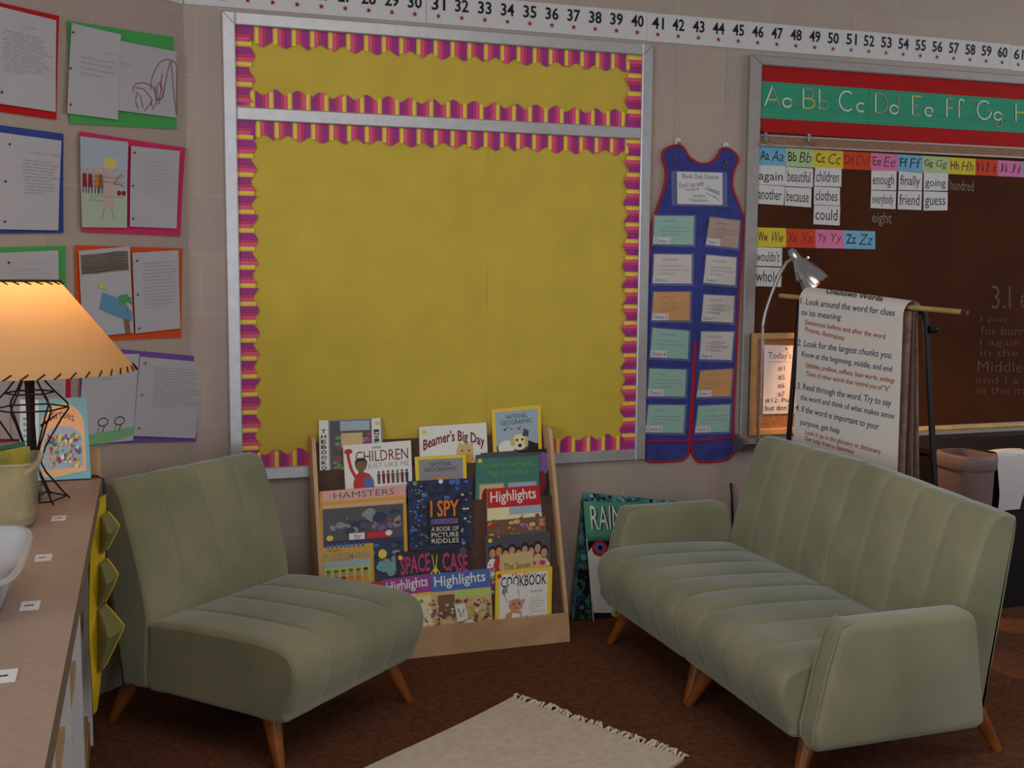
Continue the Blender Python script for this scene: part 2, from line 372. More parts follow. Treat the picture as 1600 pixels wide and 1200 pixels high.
def coaster(q, S):
    def arc(pts, w=0.0026): q.line(S, pts, w, C['red'])
    def sm(pts, n=6):
        out = []
        for i in range(len(pts) - 1):
            p0, p1, p2, p3 = pts[max(0, i - 1)], pts[i], pts[i + 1], pts[min(len(pts) - 1, i + 2)]
            for j in range(n):
                t = j / n; out.append(tuple(.5 * (2 * p1[d] + (p2[d] - p0[d]) * t + (2 * p0[d] - 5 * p1[d] + 4 * p2[d] - p3[d]) * t * t + (3 * p1[d] - p0[d] - 3 * p2[d] + p3[d]) * t ** 3) for d in (0, 1)))
        return out + [pts[-1]]
    def c(pts): arc(sm([((x - 870) / 410, (y - 320) / 500) for x, y in pts]))
    c([(985, 680), (980, 640), (1010, 605), (1070, 595), (1120, 625), (1140, 700), (1130, 760)]); c([(990, 640), (1050, 640), (1090, 680), (1110, 720), (1060, 800)])
    c([(1000, 670), (1030, 700), (1050, 780)]); c([(1005, 690), (1000, 740), (1020, 790)]); c([(1100, 640), (1110, 540), (1150, 440), (1200, 395), (1250, 395), (1280, 430), (1285, 560), (1285, 800)])
    c([(1235, 400), (1210, 520), (1185, 690)]); c([(1240, 400), (1260, 600), (1280, 790)]); c([(1150, 710), (1145, 620), (1165, 570), (1175, 610), (1160, 700)]); c([(1180, 500), (1170, 600), (1190, 640), (1150, 740)])
    c([(1100, 720), (1120, 780)]); c([(1130, 600), (1140, 700), (1170, 690)])
    q.scrawl(S, .02, .27, .3, .36, 1, M_pencil, 3); 
display('green-backed sheet with a red roller coaster drawing, at the top beside the corner', colour('green', (70, 158, 82)),
        [(105, 32), (270, 58), (275, 202), (108, 193)],
        [('drawing_page', [(184, 63), (275, 81), (274, 184), (180, 172)], coaster),
         ('writing_page', [(111, 36), (188, 54), (183, 187), (104, 177)], writing(4, .2, .32, .95, .56, 12, hp=((.03, .1), (.02, .5), (.05, .9))))])
display('dark blue-edged page of pencil writing, second down at the left', colour('blue', (48, 66, 136)),
        [(-70, 186), (98, 209), (98, 364), (-70, 366)],
        [('writing_page', [(-64, 198), (95, 220), (90, 360), (-66, 357)], writing(11, .60, .24, .99, .62, 13, M_pencil2, hp=((.47, .11), (.44, .5), (.44, .92))))])
def people(q, S):
    q.rect(S, 0, 0, 1, .34, C['sky'], 4); q.rect(S, 0, .6, 1, 1, C['grass'], 4); R = random.Random(5)
    q.ell(S, .62, .26, .14, .07, C['yellow']); q.pg(S, [(.5, .34), (.7, .34), (.7, .78), (.48, .78)], C['pinkskin'])
    q.line(S, [(.5, .78), (.44, .9)], .002, C['brown']); q.line(S, [(.65, .78), (.72, .92)], .002, C['brown']); q.ell(S, .6, .42, .06, .04, C['black'])
    for x in (.08, .2, .34, .42): 
        q.ell(S, x, .36, .05, .03, C['pinkskin']); q.pg(S, [(x - .04, .4), (x + .04, .4), (x + .05, .55), (x - .05, .55)], C[R.choice(['orange', 'yellow', 'red', 'brown'])])
        q.line(S, [(x - .03, .55), (x - .04, .62)], .003, C['black']); q.line(S, [(x + .03, .55), (x + .03, .62)], .003, C['black'])
    for x in (.82, .92): q.ell(S, x, .6, .045, .03, C['red'])
    for y in (.38, .5): q.line(S, [(.7, .5), (.85, y), (.92, y + .03)], .002, C['brown'])
    q.scrawl(S, .2, .4, .95, .56, 3, C['brown'], 9, 0.0012); q.scrawl(S, .15, .62, .95, .72, 2, C['green'], 10, 0.0012)
display('pink-framed sheet with a crayon drawing of people beside faint writing', colour('pink', (196, 44, 92)),
        [(123, 205), (288, 231), (280, 369), (127, 362)],
        [('drawing_page', [(124, 213), (199, 222), (197, 356), (127, 355)], people),
         ('writing_page', [(204, 228), (280, 236), (275, 357), (202, 354)], writing(10, .25, .15, .9, .6, 14, mat('faint_pencil', (176, 166, 170), .8), hp=((.06, .08), (.04, .49), (.05, .9)), head=False))], curl(0.006))
display('green-edged page partly hidden behind the lamp shade, third down at the left', colour('green', (70, 158, 82)),
        [(-70, 388), (101, 384), (104, 520), (-70, 530)],
        [('writing_page', [(-66, 398), (90, 391), (93, 512), (-66, 522)], writing(12, .5, .2, .95, .9, 15, mat('faint_pencil', (176, 166, 170), .8), hp=((.48, .13),)))])
def palm(q, S):
    R = random.Random(2); q.rect(S, .03, .05, .95, .27, C['grey'], 3)
    for k in range(22): 
        y = .05 + .22 * k / 22; q.line(S, [(.04, y + .01 * R.random()), (.35, y + .02 * R.random()), (.7, y - .01), (.95, y + .02 * R.random())], .0016, mat('graphite', (84, 80, 78), .8) if k % 3 else C['brown'])
    q.ell(S, .4, .42, .06, .03, C['yellow']); q.line(S, [(.36, .39), (.5, .48)], .004, C['yellow'])
    q.pg(S, [(.42, .5), (.78, .6), (.98, .76), (.96, .86), (.7, .8), (.34, .68)], C['blue']); q.pg(S, [(.78, .66), (.88, .66), (.93, 1.0), (.83, 1.0)], C['brown'])
    for a in (-2.8, -2.2, -1.6, -1.0, -.4, .2, 2.8): q.line(S, [(.83, .65), (.83 + .08 * math.cos(a), .60 + .055 * math.sin(a)), (.83 + .16 * math.cos(a), .64 + .09 * math.sin(a))], .008, C['leaf'])
    q.pg(S, [(.3, .96), (.8, .93), (.82, .99), (.3, 1.0)], C['sky'])
display('orange-framed sheet with a palm tree drawing beside a page of writing', colour('orange', (206, 74, 16)),
        [(116, 383), (284, 388), (282, 527), (120, 534)],
        [('drawing_page', [(122, 392), (202, 385), (208, 520), (129, 528)], palm),
         ('writing_page', [(206, 395), (278, 391), (281, 513), (211, 521)], writing(14, .2, .12, .92, .72, 16, hp=((.07, .1), (.06, .52), (.06, .94)), head=False))])
def bees(q, S):
    q.pg(S, [(0, .97), (0, .92), (.3, .88), (.7, .86), (1, .84), (1, .93), (.5, 1.0), (.0, 1)], C['green'])
    for x in (.42, .72):
        q.ring(S, x, .76, .09, .045, .003, C['black'], 14); q.line(S, [(x + .03, .8), (x - .02, .92)], .003, C['black']); q.line(S, [(x - .06, .8), (x - .09, .9)], .0022, C['brown'])
    for x in (.02, .12, .2): q.scrawl(S, x, .87, x + .07, .92, 1, C['brown'], int(x * 99), .0016)
    q.scrawl(S, .3, .2, .8, .3, 2, M_pencil, 21)
display('purple-framed sheet with small black figures on green ground, lowest beside the corner', colour('purple', (112, 74, 150)),
        [(126, 540), (324, 558), (306, 689), (121, 694)],
        [('drawing_page', [(130, 553), (217, 553), (207, 688), (121, 697)], bees),
         ('writing_page', [(218, 557), (317, 566), (304, 685), (208, 681)], writing(15, .22, .1, .95, .62, 17, hp=((.07, .08), (.06, .48), (.06, .9)), head=False))], curl(0.005))
def margin(q, S):
    q.line(S, [(.455, 0), (.47, 1)], .0016, mat('margin_red', (196, 70, 70), .8)); q.scrawl(S, .55, .12, .98, .9, 10, M_pencil, 31); holes(q, S, ((.49, .17), (.5, .5)))
display('crimson-edged page with a red margin line, behind the lamp stand', colour('crimson', (196, 26, 62)),
        [(-70, 556), (110, 566), (109, 690), (-70, 690)],
        [('writing_page', [(-66, 566), (102, 574), (101, 686), (-66, 686)], margin)])

# ================================================================== OVERALLS POCKET CHART
def o1(x, y): return (1000 + x / 4.284, 200 + y / 4.284)
def o2(x, y): return (1000 + x / 4.284, 450 + y / 4.284)
M_denim = mat('blue_felt', (60, 66, 138), 0.9, rgb2=(50, 56, 118), scale=18, bump=0.2, bscale=300)
M_trim = mat('red_binding', (168, 18, 40), 0.7)
def yb(p, off): return at_y(p[0], p[1], -off)
outl = [o1(*p) for p in ((232, 118), (165, 150), (155, 200), (178, 290), (165, 400), (110, 560), (85, 650), (65, 850), (50, 1100))] + \
       [o2(*p) for p in ((40, 400), (25, 900), (18, 1080), (30, 1140), (75, 1165), (270, 1155), (310, 1135), (332, 1090), (335, 1000), (345, 800), (360, 560), (369, 360), (376, 360), (358, 800), (346, 1050), (360, 1120), (400, 1165), (560, 1155), (610, 1130), (635, 1080), (630, 1000), (628, 900), (640, 600), (660, 200))] + \
       [o1(*p) for p in ((668, 1080), (690, 700), (695, 600), (640, 450), (622, 380), (630, 290), (660, 220), (650, 180), (600, 140), (550, 140), (520, 190), (480, 230), (430, 240), (380, 228), (330, 190), (290, 125))]
def smooth(P, n=3):
    out = []; N = len(P)
    for i in range(N):
        p0, p1, p2, p3 = P[i - 1], P[i], P[(i + 1) % N], P[(i + 2) % N]
        for j in range(n):
            t_ = j / n; m1, m2 = (p2 - p0) * .5, (p3 - p1) * .5; L = (p2 - p1).length
            if m1.length > L: m1 *= L / m1.length
            if m2.length > L: m2 *= L / m2.length
            out.append(p1 * (2 * t_ ** 3 - 3 * t_ ** 2 + 1) + m1 * (t_ ** 3 - 2 * t_ ** 2 + t_) + p2 * (-2 * t_ ** 3 + 3 * t_ ** 2) + m2 * (t_ ** 3 - t_ ** 2))
    return out
W_ = smooth([yb(p, 0.014) for p in outl])
t = thing('pocket_chart', 'blue overalls-shaped wall chart with red binding and clear pockets', 'pocket chart', (yb(o2(340, 1160), 0.01)))
q = MB(); q.prism([p + V((0, 0.010, 0)) for p in W_], (0, -0.006, 0), M_denim); part(q, 'felt_body', t)
q = MB(); q.tube([p + V((0, 0.006, 0)) for p in W_], 0.0052, M_trim, 8, True)
for a_, c_ in ((o2(20, 1030), o2(330, 1025)), (o2(350, 1028), o2(622, 1000))): q.tube([yb(a_, .0115), yb(c_, .0115)], 0.0045, M_trim, 6)
part(q, 'binding', t)
M_brass = mat('ring_metal', (150, 140, 110), 0.3, 0.9)
for p in (o1(240, 230), o1(575, 250)):
    q = MB(); c = yb(p, 0.013); q.tube([c + V((0.010 * math.cos(a * .5236), 0, 0.010 * math.sin(a * .5236))) for a in range(12)], 0.0016, M_brass, 6, True); q.tube([c + V((0, 0, .01)), c + V((0.001, 0, .03))], .0018, M_brass, 6); part(q, 'ring', t)
cards = [('o1', ((97, 588), (362, 590), (357, 783), (90, 775)), 'mint', 'left', 'top', 1), ('o1', ((470, 598), (668, 622), (655, 805), (443, 780)), 'tan', 'right', 'top', 7),
         ('o1', ((95, 845), (347, 848), (345, 1042), (87, 1038)), 'white', 'left', 'second', 2), ('o1', ((445, 850), (645, 868), (638, 1055), (427, 1035)), 'white', 'right', 'second', 8),
         ('o2', ((92, 28), (335, 28), (332, 218), (82, 215)), 'orange', 'left', 'third', 3), ('o2', ((428, 45), (632, 55), (622, 232), (413, 220)), 'white', 'right', 'third', 9),
         ('o2', ((85, 268), (328, 288), (320, 475), (70, 462)), 'mint', 'left', 'fourth', 4), ('o2', ((412, 292), (628, 295), (612, 482), (400, 475)), 'white', 'right', 'fourth', 10),
         ('o2', ((65, 540), (310, 548), (300, 728), (53, 722)), 'mint', 'left', 'fifth', 5), ('o2', ((405, 555), (620, 542), (605, 725), (382, 728)), 'orange', 'right', 'fifth', 11),
         ('o2', ((58, 783), (302, 785), (290, 970), (38, 965)), 'mint', 'left', 'bottom', 6), ('o2', ((392, 790), (605, 780), (597, 962), (370, 968)), 'mint', 'right', 'bottom', 12)]
CC = dict(mint=colour('mint', (134, 176, 158)), tan=colour('tan', (164, 132, 112)), white=colour('offwhite', (196, 184, 176)), orange=colour('amber', (198, 134, 40)))
M_film = bpy.data.materials.new('clear_vinyl'); M_film.use_nodes = True
_nt = M_film.node_tree; _b = _nt.nodes['Principled BSDF']; _b.inputs['Base Color'].default_value = (.9, .9, .95, 1); _b.inputs['Roughness'].default_value = .12; _b.inputs['Alpha'].default_value = .10
for (fn, pts, cn, side, row, num) in cards:
    F = o1 if fn == 'o1' else o2
    S = Surf(*[yb(F(*p), 0.0165) for p in pts]); k = thing('activity_card', '%s card in the %s-leg pocket, %s row of the blue overalls chart' % (cn, side, row), 'card', (S.c[2] + S.c[3]) / 2, 'activity cards in the overalls chart')
    q = MB(); q.prism([S.c[3], S.c[2], S.c[1], S.c[0]], -S.n * .0012, CC[cn]); S.l = 0.0003
    if num in (7, 3): q.ring(S, .45, .48, .12, .16, .0012, M_pencil2)
    if num in (9, 10): q.scrawl(S, .3, .3, .75, .75, 4, M_pencil2, num, .0012)
    q.scrawl(S, .2, .1, .85, .26, 1, M_pencil2, num + 3, .0013); q.scrawl(S, .15, .34, .9, .72, 3, M_pencil, num + 9, .0012); part(q, 'sheet', k)
    T = Surf(S.pt(-.01, .76, .001), S.pt(.42, .76, .001), S.pt(.42, 1.0, .001), S.pt(-.01, 1.0, .001)); q = MB(); q.prism([T.c[3], T.c[2], T.c[1], T.c[0]], -T.n * .0006, M_white); T.l = .0003
    q.text(T, 'Choice %d' % num, .08, .2, .92, .8, M_ink); part(q, 'tag', k)
    P_ = Surf(S.pt(-.05, -.04, .003), S.pt(1.05, -.04, .003), S.pt(1.05, 1.08, .003), S.pt(-.05, 1.08, .003)); q = MB(); q.poly(P_.c, M_film); part(q, 'clear_pocket', t)
S = Surf(*[yb(o1(*p), 0.0165) for p in ((248, 292), (552, 300), (552, 515), (250, 508))]); k = thing('title_card', 'white hand-lettered title card in the bib pocket of the overalls chart', 'card', (S.c[2] + S.c[3]) / 2)
q = MB(); q.prism([S.c[3], S.c[2], S.c[1], S.c[0]], -S.n * .0012, M_white); S.l = .0003
q.text(S, 'Book Club Choices', .12, .06, .92, .2, M_ink); q.text(S, 'Don\'t use with', .04, .34, .58, .5, C['red'], rise=-.08); q.text(S, 'recipes', .18, .5, .48, .62, C['red'], rise=-.04); q.text(S, 'Graphic', .34, .68, .62, .8, M_pencil2); q.text(S, 'Organizers', .26, .82, .66, .94, M_pencil2)
q.line(S, [(.6, .5), (.95, .7)], .0016, M_ink); q.line(S, [(.62, .62), (.9, .82)], .0016, M_ink); q.text(S, 'Choices', .66, .42, .93, .54, M_ink, rise=.12); q.line(S, [(.8, .72), (.94, .88)], .0016, M_ink); part(q, 'sheet', k)
P_ = Surf(S.pt(-.13, -.02, .003), S.pt(1.1, -.02, .003), S.pt(1.1, 1.06, .003), S.pt(-.13, 1.06, .003)); q = MB(); q.poly(P_.c, M_film); part(q, 'clear_pocket', t)
for (p, lab, xt) in (((1058.5, 221), 'small adhesive hook with a string, holding the left strap of the blue chart', 1056), ((1133.5, 228), 'small adhesive hook with a string, holding the right strap of the blue chart', 1139.5)):
    c = at_y(p[0], p[1], 0); h = thing('wall_hook', lab, 'hook', c + V((0, -.001, -.012)), 'adhesive hooks above the overalls chart')
    q = MB(); q.box(c.x - .011, c.x + .011, -.006, -.001, c.z - .016, c.z + .012, M_white); part(q, 'base_plate', h)
    q = MB(); q.tube([c + V((0, -.005, 0)), c + V((0, -.014, -.012)), c + V((0, -.022, -.016)), c + V((0, -.026, -.008))], .0028, M_brass, 7); part(q, 'hook', h)
    tp = at_y(xt, 70, -.004); q = MB(); q.tube([c + V((0, -.006, .008)), V((tp.x, -.003, 2.262))], .0007, mat('string', (190, 180, 170), .8), 5); part(q, 'string', h)

# ================================================================== CHALKBOARD
CX0 = 2.179; CZ1 = 2.2388; CW = 0.0535; CZB = 0.70
M_board = mat('brown_chalkboard', (76, 43, 27), 0.95, rgb2=(68, 38, 23), scale=3, spec=0.08)
M_chalk = mat('chalk', (132, 118, 110), 0.9); M_chalk2 = mat('faint_chalk', (98, 80, 70), 0.9)
cb = thing('chalkboard', 'dark brown chalkboard with aluminium frame, filling the right of the back wall', 'chalkboard', ((CX0 + 5.2) / 2, -.001, CZB - .05))
q = MB(); bar(q, CX0, CX0 + CW, CZB, CZ1, M_alum2); part(q, 'frame_rail', cb)
q = MB(); bar(q, CX0 + CW, 5.2, CZ1 - .038, CZ1, M_alum2); part(q, 'frame_rail', cb)
q = MB(); q.tube([(CX0 + .006, -.0242, CZ1 - .004), (CX0 + CW, -.0242, CZ1 - .038)], .0009, M_seam, 5); part(q, 'mitre_joint', cb)
q = MB(); q.box(CX0 + CW, 5.2, -.008, -.001, CZB, CZ1 - .038, M_board)
def zc(x, y, off=.009): return (1170 + x / 3.721, 210 + y / 3.721)
def za(x, y): return (1150 + x / 3.556, 60 + y / 3.556)
def ze(x, y): return (1150 + x / 3.43, 370 + y / 3.43)
def ys(pts, off): return Surf(*[at_y(x, y, -off) for x, y in pts])
S = ys([zc(1170, 262), zc(1306, 275), zc(1306, 332), zc(1170, 322)], .0083); q.text(S, 'hundred', 0, 0, 1, 1, M_chalk)
S = ys([zc(716, 450), zc(830, 455), zc(830, 540), zc(716, 530)], .0083); q.text(S, 'eight', 0, 0, 1, 1, M_chalk)
for tx, x0, y0, x1, y1 in (('3.I e', 1370, 262, 1570, 385), ('I put', 1312, 425, 1450, 462), ('for burr', 1312, 480, 1543, 525), ('I again', 1310, 545, 1520, 592), ('in the', 1310, 600, 1510, 640), ('Middle', 1295, 665, 1535, 725), ('and I s', 1285, 748, 1510, 785), ('in the mi', 1290, 800, 1560, 842)):
    S = ys([ze(x0, y0), ze(x1, y0 + 4), ze(x1, y1 + 2), ze(x0, y1)], .0083); q.text(S, tx, 0, 0, 1, 1, M_chalk2, bold=-.012)
part(q, 'writing_surface', cb)
# map rail and chalk tray
q = MB(); a0, a1 = at_y(*za(130, 540), 0), at_y(*za(122, 600), 0); zt_, zb_ = a0.z, a1.z
q.box(CX0 + CW, 5.2, -.020, -.008, zb_ + .006, zt_, mat('tan_cork', (150, 112, 88), .9, rgb2=(134, 98, 76), scale=90)); part(q, 'cork_strip', cb)
q = MB(); q.box(CX0 + CW, 5.2, -.024, -.008, zb_, zb_ + .007, M_alum2); q.box(CX0 + CW, 5.2, -.024, -.008, zt_ - .004, zt_ + .003, M_alum2); part(q, 'map_rail', cb)
q = MB(); tz = 0.672
q.prism([(CX0 - .005, -.001, tz), (CX0 - .005, -.085, tz), (CX0 - .005, -.085, tz + .014), (CX0 - .005, -.078, tz + .014), (CX0 - .005, -.074, tz + .008), (CX0 - .005, -.03, tz + .006), (CX0 - .005, -.02, tz + .028), (CX0 - .005, -.001, tz + .028)], (3.02, 0, 0), M_alum2); part(q, 'chalk_tray', cb)
q = MB(); q.prism([(CX0 - .022, -.001, tz - .045), (CX0 - .022, -.07, tz - .03), (CX0 - .022, -.09, tz), (CX0 - .022, -.088, tz + .016), (CX0 - .022, -.001, tz + .03)], (.02, 0, 0), mat('tray_cap', (112, 106, 110), .5, .5)); part(q, 'tray_end_cap', cb)
# hooks on the map rail
hk = thing('map_hook', 'chrome map hook on the cork rail above the Aa card', 'hook', at_y(*zc(98, 55), -.03), 'map hooks on the cork rail')
hc = WL[hk.name]; q = MB(); q.box(hc.x - .008, hc.x + .008, -.03, -.024, hc.z + .012, hc.z + .045, M_chrome); part(q, 'clip_plate', hk)
q = MB(); q.tube([hc + V((0, -.001, .02)), hc + V((.001, -.012, .004)), hc + V((.003, -.02, -.006)), hc + V((.003, -.026, .004))], .004, M_chrome, 8); part(q, 'hook', hk)
h2 = hk.copy(); COL.objects.link(h2); h2.location = at_y(*zc(350, 62), -.03); h2['label'] = 'chrome map hook on the cork rail above the Bb card'
for ch in list(hk.children): c2 = ch.copy(); COL.objects.link(c2); c2.parent = h2
# red backing + alphabet band
t = ys([za(130, 140), za(1600, 262), za(1600, 612), za(148, 520)], .010); t2 = at_y(*za(126, 480), -.010)
XR = 4.6
def ext(p0, p1, x): k = (x - p0.x) / (p1.x - p0.x); return p0 + (p1 - p0) * k
tl, tr, br, bl = t.c
q = MB(); q.prism([bl, ext(bl, br, XR), ext(tl, tr, XR), tl, t2], (0, .0015, 0), colour('bright_red', (166, 9, 10))); tag(q.build('backing_paper'), 'long red paper behind the green alphabet band at the top of the chalkboard', 'paper band')
g = ys([za(130, 236), za(1600, 342), za(1600, 526), za(130, 442)], .0115); gl = g.c
ab = thing('alphabet_band', 'green handwriting alphabet band with chalk-style letters on red paper', 'alphabet band', (gl[2] + gl[3]) / 2)
M_ag = colour('alphabet_green', (52, 146, 112)); M_agl = colour('alphabet_line', (84, 170, 136))
sx_ = at_y(*za(735, 430), -.0115).x
PANELS = []
for (xa, xb) in ((gl[0].x, sx_ - .0008), (sx_ + .0008, XR)):
    q = MB(); P4 = [ext(gl[3], gl[2], xa), ext(gl[3], gl[2], xb), ext(gl[0], gl[1], xb), ext(gl[0], gl[1], xa)]; q.prism(P4, (0, .001, 0), M_ag)
    S = Surf(P4[3], P4[2], P4[1], P4[0]); 
    for v in (.1, .9, .66): q.line(S, [(0, v), (1, v)], .0015 if v != .66 else .0012, M_agl if v != .66 else M_pencil2)
    PANELS.append(q)
M_w, M_y, M_g = mat('letter_white', (214, 214, 206), .7), mat('letter_yellow', (196, 178, 70), .7), mat('letter_grey', (146, 140, 128), .7)
G = Surf(*gl); G.l = .0012
GW = gl[1].x - gl[0].x
def arc_(cx, cy, rx, ry, a0, a1, n=16): return [(cx + rx * math.cos(math.radians(a0 + (a1 - a0) * k / n)), cy - ry * math.sin(math.radians(a0 + (a1 - a0) * k / n))) for k in range(n + 1)]
T_, H_, B_ = .12, .42, .66   # top, half, base lines (v)
def LT(u, ch):
    k = .040; R = (B_ - T_) / 2; r_ = (B_ - H_) / 2; ru = .0118 * 1.0; s = lambda pts, m: q.line(G, pts, .0062, m)
    sm_u = .0155; mid = (T_ + B_) / 2
    if ch == 'A': s([(u, B_), (u + .026, T_)], M_w); s([(u + .026, T_), (u + .052, B_)], M_g); s([(u + .012, mid + .1), (u + .040, mid + .1)], M_y)
    if ch == 'B': s([(u, T_), (u, B_)], M_w); s([(u, T_)] + arc_(u + .018, T_ + R / 2, .018, R / 2, 90, -90) + [(u, mid)], M_g); s([(u, mid)] + arc_(u + .018, mid + R / 2, .022, R / 2, 90, -90) + [(u, B_)], M_y)
    if ch == 'C': s(arc_(u + .028, mid, .028, R, 50, 310), M_w)
    if ch == 'D': s([(u, T_), (u, B_)], M_w); s([(u, T_)] + arc_(u + .014, mid, .030, R, 90, -90) + [(u, B_)], M_g)
    if ch in 'EF': 
        s([(u, T_), (u, B_)], M_w); s([(u, T_), (u + .032, T_)], M_y if ch == 'E' else M_g); s([(u, mid), (u + .024, mid)], M_g if ch == 'E' else M_y)
        if ch == 'E': s([(u, B_), (u + .032, B_)], M_g)
    if ch == 'G': s(arc_(u + .028, mid, .028, R, 50, 350), M_w); s([(u + .036, mid), (u + .056, mid)], M_g)
    if ch == 'H': s([(u, T_), (u, B_)], M_w); s([(u + .04, T_), (u + .04, B_)], M_g); s([(u, mid), (u + .04, mid)], M_y)
    c = (u + sm_u, (H_ + B_) / 2)
    if ch in 'adgo': s(arc_(c[0], c[1], sm_u, r_, 0, 360), M_w)
    if ch == 'a': s([(u + 2 * sm_u, H_), (u + 2 * sm_u, B_)], M_g)
    if ch == 'b': s([(u, T_), (u, B_)], M_w); s(arc_(c[0], c[1], sm_u, r_, 180, -180), M_g)
    if ch == 'c': s(arc_(c[0], c[1], sm_u, r_, 50, 310), M_w)
    if ch == 'd': s([(u + 2 * sm_u, T_), (u + 2 * sm_u, B_)], M_g)
    if ch == 'e': s([(u, c[1]), (u + 2 * sm_u, c[1])], M_g); s(arc_(c[0], c[1], sm_u, r_, 0, 315), M_w)
    if ch == 'f': s(arc_(u + .018, T_ + .1, .010, .1, 20, 180) + [(u + .008, B_)], M_w); s([(u, H_ - .02), (u + .022, H_ - .02)], M_g)
    if ch == 'g': s([(u + 2 * sm_u, H_)] + [(u + 2 * sm_u, B_ + .12)] + arc_(c[0], B_ + .12, sm_u, .08, 0, -150), M_g)
    if ch == 'h': s([(u, T_), (u, B_)], M_w); s(arc_(c[0], H_ + .08, sm_u, .08, 180, 0) + [(u + 2 * sm_u, B_)], M_g)
def ub(x): return (at_y(*za(x, 400), -.0115).x - gl[0].x) / GW
for ch, x in (('A', 155), ('a', 255), ('B', 368), ('b', 458), ('C', 568), ('c', 665), ('D', 770), ('d', 850), ('E', 975), ('e', 1043), ('F', 1165), ('f', 1222), ('G', 1335), ('g', 1428), ('H', 1550), ('h', 1640)):
    q = PANELS[0 if x < 735 else 1]; LT(ub(x), ch)
for q in PANELS: part(q, 'band_panel', ab)
# word wall
HC = dict(blue=colour('card_blue', (112, 166, 198)), green=colour('card_green', (168, 190, 136)), yellow=colour('card_yellow', (206, 182, 52)), orange=colour('card_orange', (196, 66, 28)), pink=colour('card_pink', (206, 116, 156)))
def script_text(q, S, tx, u0, v0, u1, v1, m, **k): q.text(S, tx, u0, v0, u1, v1, m, **k)
bx = (57, 217, 378, 548, 710, 868, 1010, 1163, 1318, 1447, 1590, 1725)
heads = [('Aa', 'blue'), ('Bb', 'green'), ('Cc', 'yellow'), ('Dd', 'orange'), ('Ee', 'pink'), ('Ff', 'blue'), ('Gg', 'green'), ('Hh', 'yellow'), ('Ii', 'orange'), ('Jj', 'pink'), ('Kk', 'blue')]
def hy(x): return 68 + (x - 57) * .0585, 178 + (x - 57) * .0465
def letter_card(tx, cn, x0, x1, ya, yb2, yc, yd, label):
    S = ys([zc(x0, ya), zc(x1, yb2), zc(x1, yc), zc(x0, yd)], .0105); q = MB(); q.prism([S.c[3], S.c[2], S.c[1], S.c[0]], (0, .0012, 0), HC[cn]); S.l = .0003
    mm = M_ink if cn in ('blue', 'green', 'yellow') else C['red'] if cn == 'orange' else mat('maroon_ink', (110, 40, 70), .7)
    q.text(S, tx, .07, .20, .38, .72, mm, bold=.008); q.text(S, tx, .50, .18, .92, .76, mm, bold=-.008, shear=.16)
    tag(q.build('letter_card'), label, 'letter card', 'word wall letter cards on the chalkboard')
for k, (tx, cn) in enumerate(heads):
    x0, x1 = bx[k], bx[k + 1]; a, d = hy(x0); b2, c = hy(x1)
    letter_card(tx, cn, x0, x1, a, b2, c, d, '%s letter card reading %s in the upper row on the chalkboard' % (cn, tx))
for k, (tx, cn) in enumerate([('Ww', 'yellow'), ('Xx', 'orange'), ('Yy', 'pink'), ('Zz', 'blue')]):
    x0, x1 = (42, 217, 388, 553, 735)[k:k + 2]; f = lambda x: (540 + (x - 42) * .034, 653 + (x - 42) * .022)
    letter_card(tx, cn, x0, x1, f(x0)[0], f(x1)[0], f(x1)[1], f(x0)[1], '%s letter card reading %s in the lower row on the chalkboard' % (cn, tx))
words = [('again', (50, 178), (215, 185), (213, 298), (48, 290)), ('another', (47, 291), (210, 302), (202, 412), (45, 402)), ('beautiful', (218, 188), (375, 198), (373, 308), (214, 300)), ('because', (212, 305), (365, 312), (362, 425), (208, 413)),
         ('children', (386, 192), (540, 198), (538, 305), (380, 300)), ('clothes', (380, 303), (530, 310), (530, 415), (378, 408)), ('could', (380, 411), (532, 418), (528, 530), (376, 522)), ('enough', (713, 210), (860, 212), (857, 325), (711, 322)),
         ('everybody', (711, 326), (857, 330), (853, 435), (708, 428)), ('finally', (873, 215), (1010, 225), (1007, 326), (870, 323)), ('friend', (868, 328), (1007, 330), (1003, 440), (866, 435)), ('going', (1018, 222), (1160, 228), (1157, 328), (1017, 326)),
         ('guess', (1017, 330), (1157, 335), (1155, 442), (1016, 443)), ("wouldn't", (38, 655), (195, 660), (192, 768), (34, 764)), ('whole', (34, 770), (192, 775), (188, 887), (30, 882))]
for k, wd_ in enumerate(words):
    tx = wd_[0]; S = ys([zc(*p) for p in wd_[1:]], .0115 + .0008 * (k % 2)); q = MB(); q.prism([S.c[3], S.c[2], S.c[1], S.c[0]], (0, .0012, 0), M_white); S.l = .0003
    desc = any(c in 'gyp' for c in tx); asc = any(c in 'bdfhklt' for c in tx)
    q.text(S, tx, .06, .18 if asc else .34, .90, .90 if desc else .76, M_ink, bold=0)
    tag(q.build('word_card'), 'white word card reading %s on the chalkboard' % tx, 'word card', 'white word cards on the chalkboard')
# yardsticks lying on the tray
M_stick = mat('yellow_wood', (182, 156, 92), .5, rgb2=(166, 140, 78), scale=12)
a_ = at_y(1450, 668, -.06); q = MB(); q.tube([(a_.x - .05, -.055, tz + .020), (5.1, -.055, tz + .020)], .011, M_stick, 8); tag(q.build('pointer_stick'), 'yellow wooden stick lying on the chalk tray behind the easel', 'stick')

